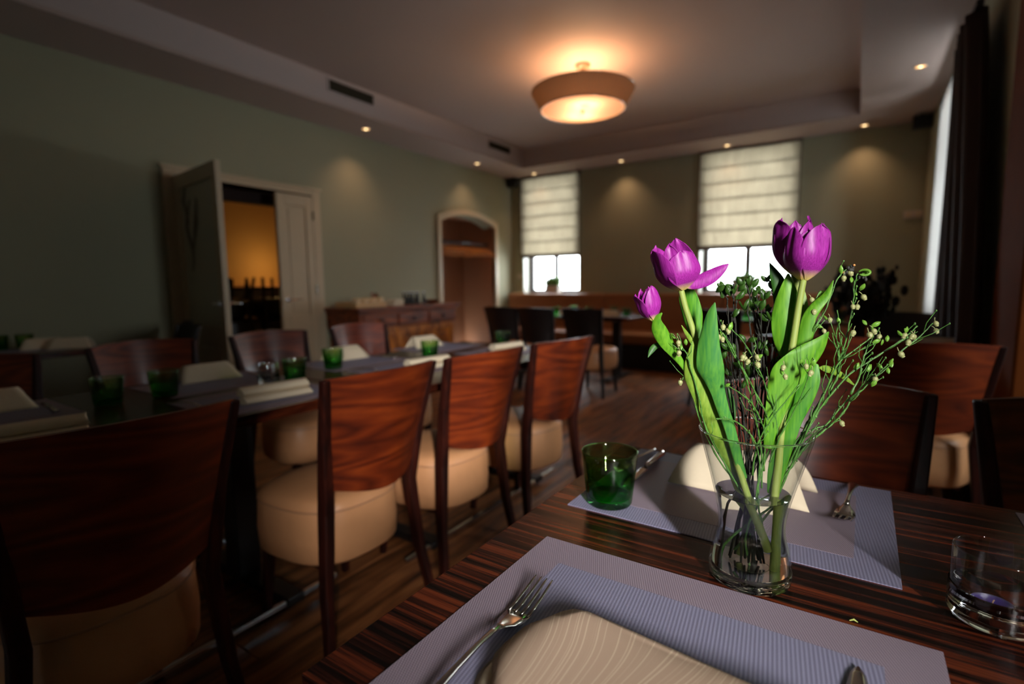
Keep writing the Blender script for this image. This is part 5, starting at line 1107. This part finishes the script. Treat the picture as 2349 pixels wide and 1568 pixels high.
for j, (own, d) in enumerate(LEAVES):
    obj('leaf', ribbon(d, cup=.30 if j not in (6,) else .2, wave=.10), leaf_ms[mi[j]], tulips[own], smooth=True, solid=.0007, subsurf=1)
# heads. azimuth 0 = away along local x; the camera sits roughly at azimuth -60
hl, hb2, hf, hk = HEADS['left'], HEADS['bud'], HEADS['front'], HEADS['back']
# direction toward the camera, in degrees, measured in the head frame
def cam_az(basep, topp):
    a = Vector(basep); ax = (Vector(topp)-a).normalized(); q = ax.to_track_quat('Z', 'Y')
    d = (Vector((-VX, -VY, 1.13-VZ))-a); d = q.inverted() @ d; return math.degrees(math.atan2(d.y, d.x))
ca = cam_az(hf[0], hf[1])
tulip_head(tulips[2], hf[0], hf[1], [
    (ca+40, .066, .0238, .98, .80, .42, .0, 0), (ca-52, .063, .0240, .86, .82, .5, .0, .0), (ca+180, .060, .0225, 1.1, .66, .5, 0, 0),
    (ca-4, .061, .0190, .80, .78, .7, 0, 0), (ca+115, .068, .0225, .95, .74, .6, 0, 0), (ca-125, .064, .0225, .95, .74, .5, 0, 0)])
ca = cam_az(hk[0], hk[1])
tulip_head(tulips[3], hk[0], hk[1], [
    (ca-50, .070, .0225, 1.0, .82, .45, .0, 0), (ca+60, .066, .0225, 1.0, .8, .5, 0, 0), (ca+175, .067, .021, 1.0, .7, .6, 0, 0),
    (ca+5, .066, .020, .85, .75, .6, 0, 0), (ca+110, .072, .0215, .8, .74, .8, 0, 0), (ca-115, .068, .021, .9, .8, .5, 0, 0)])
ca = cam_az(hl[0], hl[1])
tulip_head(tulips[0], hl[0], hl[1], [
    (ca-58, .058, .0250, .92, .98, .45, .0, .05), (ca+24, .048, .0235, .95, .86, .30, .0, .0), (ca+165, .064, .0235, .92, .78, .5, .0, .0),
    (ca-125, .062, .0245, .88, .92, .5, .0, .04), (ca-12, .060, .0195, .66, .80, .6, 0, 0)])
# the sixth petal hangs out to the side
a = Vector(HEADS['petal'][0]); c = Vector(HEADS['petal'][1]); d = c-a
dirs = d.normalized(); view = Vector((.56, -.81, .12)).normalized(); wv_ = dirs.cross(view).normalized(); rows = []
for v, w in ((0, .002), (.12, .006), (.35, .0085), (.6, .0088), (.85, .0055), (1, .0005)):
    p = a+d*v+Vector((0, 0, -.004*math.sin(PI*v))); rows.append(list(p)+list((wv_*.95+view*.2)*w))
pb_ = ribbon(rows, .35, 5); me = pb_.mesh('petal'); atr = me.attributes.new('along', 'FLOAT', 'POINT')
for vi in range(len(pb_.v)): atr.data[vi].value = (vi//9)/26
obj('petal', me, petal_m, tulips[0], smooth=True, solid=.0007, subsurf=1, label='detached-looking petal hanging out to the right')
ca = cam_az(hb2[0], hb2[1])
tulip_head(tulips[1], hb2[0], hb2[1], [
    (ca+35, .043, .0118, 1.05, .80, .55, 0, 0), (ca-60, .037, .0135, .85, 1.02, .7, .2, .05), (ca+165, .041, .0118, 1.05, .7, .7, 0, 0), (ca-10, .039, .0100, .9, .75, .7, 0, 0), (ca-130, .040, .0118, .9, .8, .7, 0, 0)])

# bilberry sprigs
bell = B(); bell.lathe([(.0006, 0), (.0022, -.0008), (.0034, -.0030), (.0030, -.0055), (.0018, -.0068), (.0022, -.0078)], 10, cap1=False); bell.tube([(0, 0, 0), (.0004, 0, .0025), (.0020, 0, .005)], .0005, 5)
bell_me = bell.mesh('bell'); bell_me.materials.append(bell_m)
for p in bell_me.polygons: p.use_smooth = True
def lf_mesh(mat):
    b = B(); b.grid(lambda u, v: ((2*u-1)*.0025*math.sin(PI*min(1, .04+v*.96))**.7, .0012*(2*u-1)**2-.001*math.sin(PI*v), .0098*v), 4, 7)
    me = b.mesh('leaf'); me.materials.append(mat)
    for p in me.polygons: p.use_smooth = True
    return me
lf_b, lf_d = lf_mesh(sl_m), lf_mesh(sld_m)
sr = random.Random(11)
def sprig(i, s, dark, label):
    r = empty('bilberry_sprig', (VX, VY, VZ)); tag(r, label, 'twig', 'bilberry sprigs in the vase')
    p = catmull(s['p'], 4); n = len(p); rad = s['r']*.74
    rr = [rad*(.62+.9*k/(n-1))*(1.0+(.45 if k % 5 == 0 else 0)) for k in range(n)]
    # slight kinks at the nodes
    p = [q+Vector((sr.uniform(-1, 1), sr.uniform(-1, 1), 0))*.0006 for q in p]
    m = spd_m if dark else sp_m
    obj('stem', B().tube(p, rr, 6), m, r, smooth=True)
    tw = B()
    for k in range(3, n-4, 2):
        if p[k].z < .13: break
        d = (p[k-1]-p[k+1]).normalized(); side = Vector((sr.uniform(-1, 1), sr.uniform(-1, 1), sr.uniform(-.3, .6))).normalized()
        if sr.random() < (.62 if not dark else .85):
            L = sr.uniform(.012, .034) if p[k].z < .32 else sr.uniform(.006, .016); q = p[k]
            e = (d*.9+side*.75).normalized(); e2 = (d*1.2+side*.3).normalized()
            a1 = q+e*L*.5; a2 = a1+e2*L*.6
            tw.tube([q, a1, a2], [rad*.75, rad*.62, rad*.32], 5)
            if sr.random() < .5: tw.ball(a2, rad*1.15, 6, 4, 1.5)
        else:
            tw.ball(p[k]+side*rad, rad*1.0, 6, 4, 1.6)
    if i == 0:
        bb = B(); top = p[0]
        for q in range(9): bb.ball(top+Vector((sr.uniform(-.003, .006), sr.uniform(-.003, .003), sr.uniform(-.006, .004))), sr.uniform(.0012, .0024), 7, 5, 1.3)
        obj('withered_bud', bb, plain('withered_bud', lin(36, 34, 30), .7), r, smooth=True, label='dark withered bud cluster')
        obj('bud_scale', B().ball(top+Vector((-.004, 0, -.004)), .0016, 7, 5).ball(top+Vector((.007, 0, .004)), .0014, 7, 5), plain('bud_scale', lin(190, 130, 70), .6), r, smooth=True)
    if i == 1:
        top = p[0]; ring = [top+Vector((.006+.0055*math.cos(a), .001*a, .001+.0032*math.sin(a))) for a in [2.9-5.4*k/14 for k in range(15)]]
        obj('curled_tip', B().tube(ring, [.0009+.0008*math.sin(PI*k/14) for k in range(15)], 6), sl_m, r, smooth=True, label='curled green tip')
        bb = B()
        for q in range(6): bb.ball(top+Vector((sr.uniform(.0, .008), sr.uniform(-.002, .002), sr.uniform(-.009, -.002))), sr.uniform(.0010, .0018), 7, 5, 1.3)
        obj('withered_bud', bb, bpy.data.materials['withered_bud'], r, smooth=True)
    if tw.v: obj('side_twigs', tw, m, r, smooth=True)['kind'] = 'stuff'
    for q in s['b']:
        o = obj('bell', bell_me, None, r, loc=Vector(q)+Vector((0, 0, .004))); o.rotation_euler = (sr.uniform(-.5, .5), sr.uniform(-.5, .5), sr.uniform(0, 6)); sc = sr.uniform(.78, 1.0); o.scale = (sc, sc, sc)
    nl = 0
    for q in s['l']:
        for _ in range(2 if dark else 1):
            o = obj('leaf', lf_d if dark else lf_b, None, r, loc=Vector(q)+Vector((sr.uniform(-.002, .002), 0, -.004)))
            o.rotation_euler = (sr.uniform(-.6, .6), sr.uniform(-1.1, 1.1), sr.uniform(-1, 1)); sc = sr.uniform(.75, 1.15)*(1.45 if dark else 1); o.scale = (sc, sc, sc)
    return r
pos = ['leaning right, topped by a dark withered bud', 'with a curled green tip, right of the tall tulip', 'short upright twig right of the vase', 'short side twig beside the upright one', 'ending in a leafy bell cluster at right',
       'thin twig under the leafy bell cluster', 'tip twig with bells at the far right', 'longest sprig, reaching farthest right', 'lower right sprig ending in bright green leaves', 'thin low right sprig', 'lowest right sprig with one bell',
       'small bell sprig beside the narrow leaf', 'tiny tip behind the narrow leaf', 'front middle sprig with bells between the leaves', 'second middle sprig with two pairs of bells', 'third middle sprig near the left leaf',
       'arching twig over the left rim of the vase', 'twig crossing the right tulip leaf', 'thin arching twig in the middle', 'left sprig with a single hanging bell', 'left sprig beside the bud stalk', 'front sprig with pink bells over the folded leaf',
       'dark upright stalk with leaves in the middle back', 'dark stalk with round leaves at the left back', 'dark stalk topped by a leaf rosette', 'dark leafy stalk right of the rosette', 'dark stalk below the right tulip leaf', 'dark short leafy stalk in the middle']
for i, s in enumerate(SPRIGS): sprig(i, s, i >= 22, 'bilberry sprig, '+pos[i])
# inner thicket of dark twigs
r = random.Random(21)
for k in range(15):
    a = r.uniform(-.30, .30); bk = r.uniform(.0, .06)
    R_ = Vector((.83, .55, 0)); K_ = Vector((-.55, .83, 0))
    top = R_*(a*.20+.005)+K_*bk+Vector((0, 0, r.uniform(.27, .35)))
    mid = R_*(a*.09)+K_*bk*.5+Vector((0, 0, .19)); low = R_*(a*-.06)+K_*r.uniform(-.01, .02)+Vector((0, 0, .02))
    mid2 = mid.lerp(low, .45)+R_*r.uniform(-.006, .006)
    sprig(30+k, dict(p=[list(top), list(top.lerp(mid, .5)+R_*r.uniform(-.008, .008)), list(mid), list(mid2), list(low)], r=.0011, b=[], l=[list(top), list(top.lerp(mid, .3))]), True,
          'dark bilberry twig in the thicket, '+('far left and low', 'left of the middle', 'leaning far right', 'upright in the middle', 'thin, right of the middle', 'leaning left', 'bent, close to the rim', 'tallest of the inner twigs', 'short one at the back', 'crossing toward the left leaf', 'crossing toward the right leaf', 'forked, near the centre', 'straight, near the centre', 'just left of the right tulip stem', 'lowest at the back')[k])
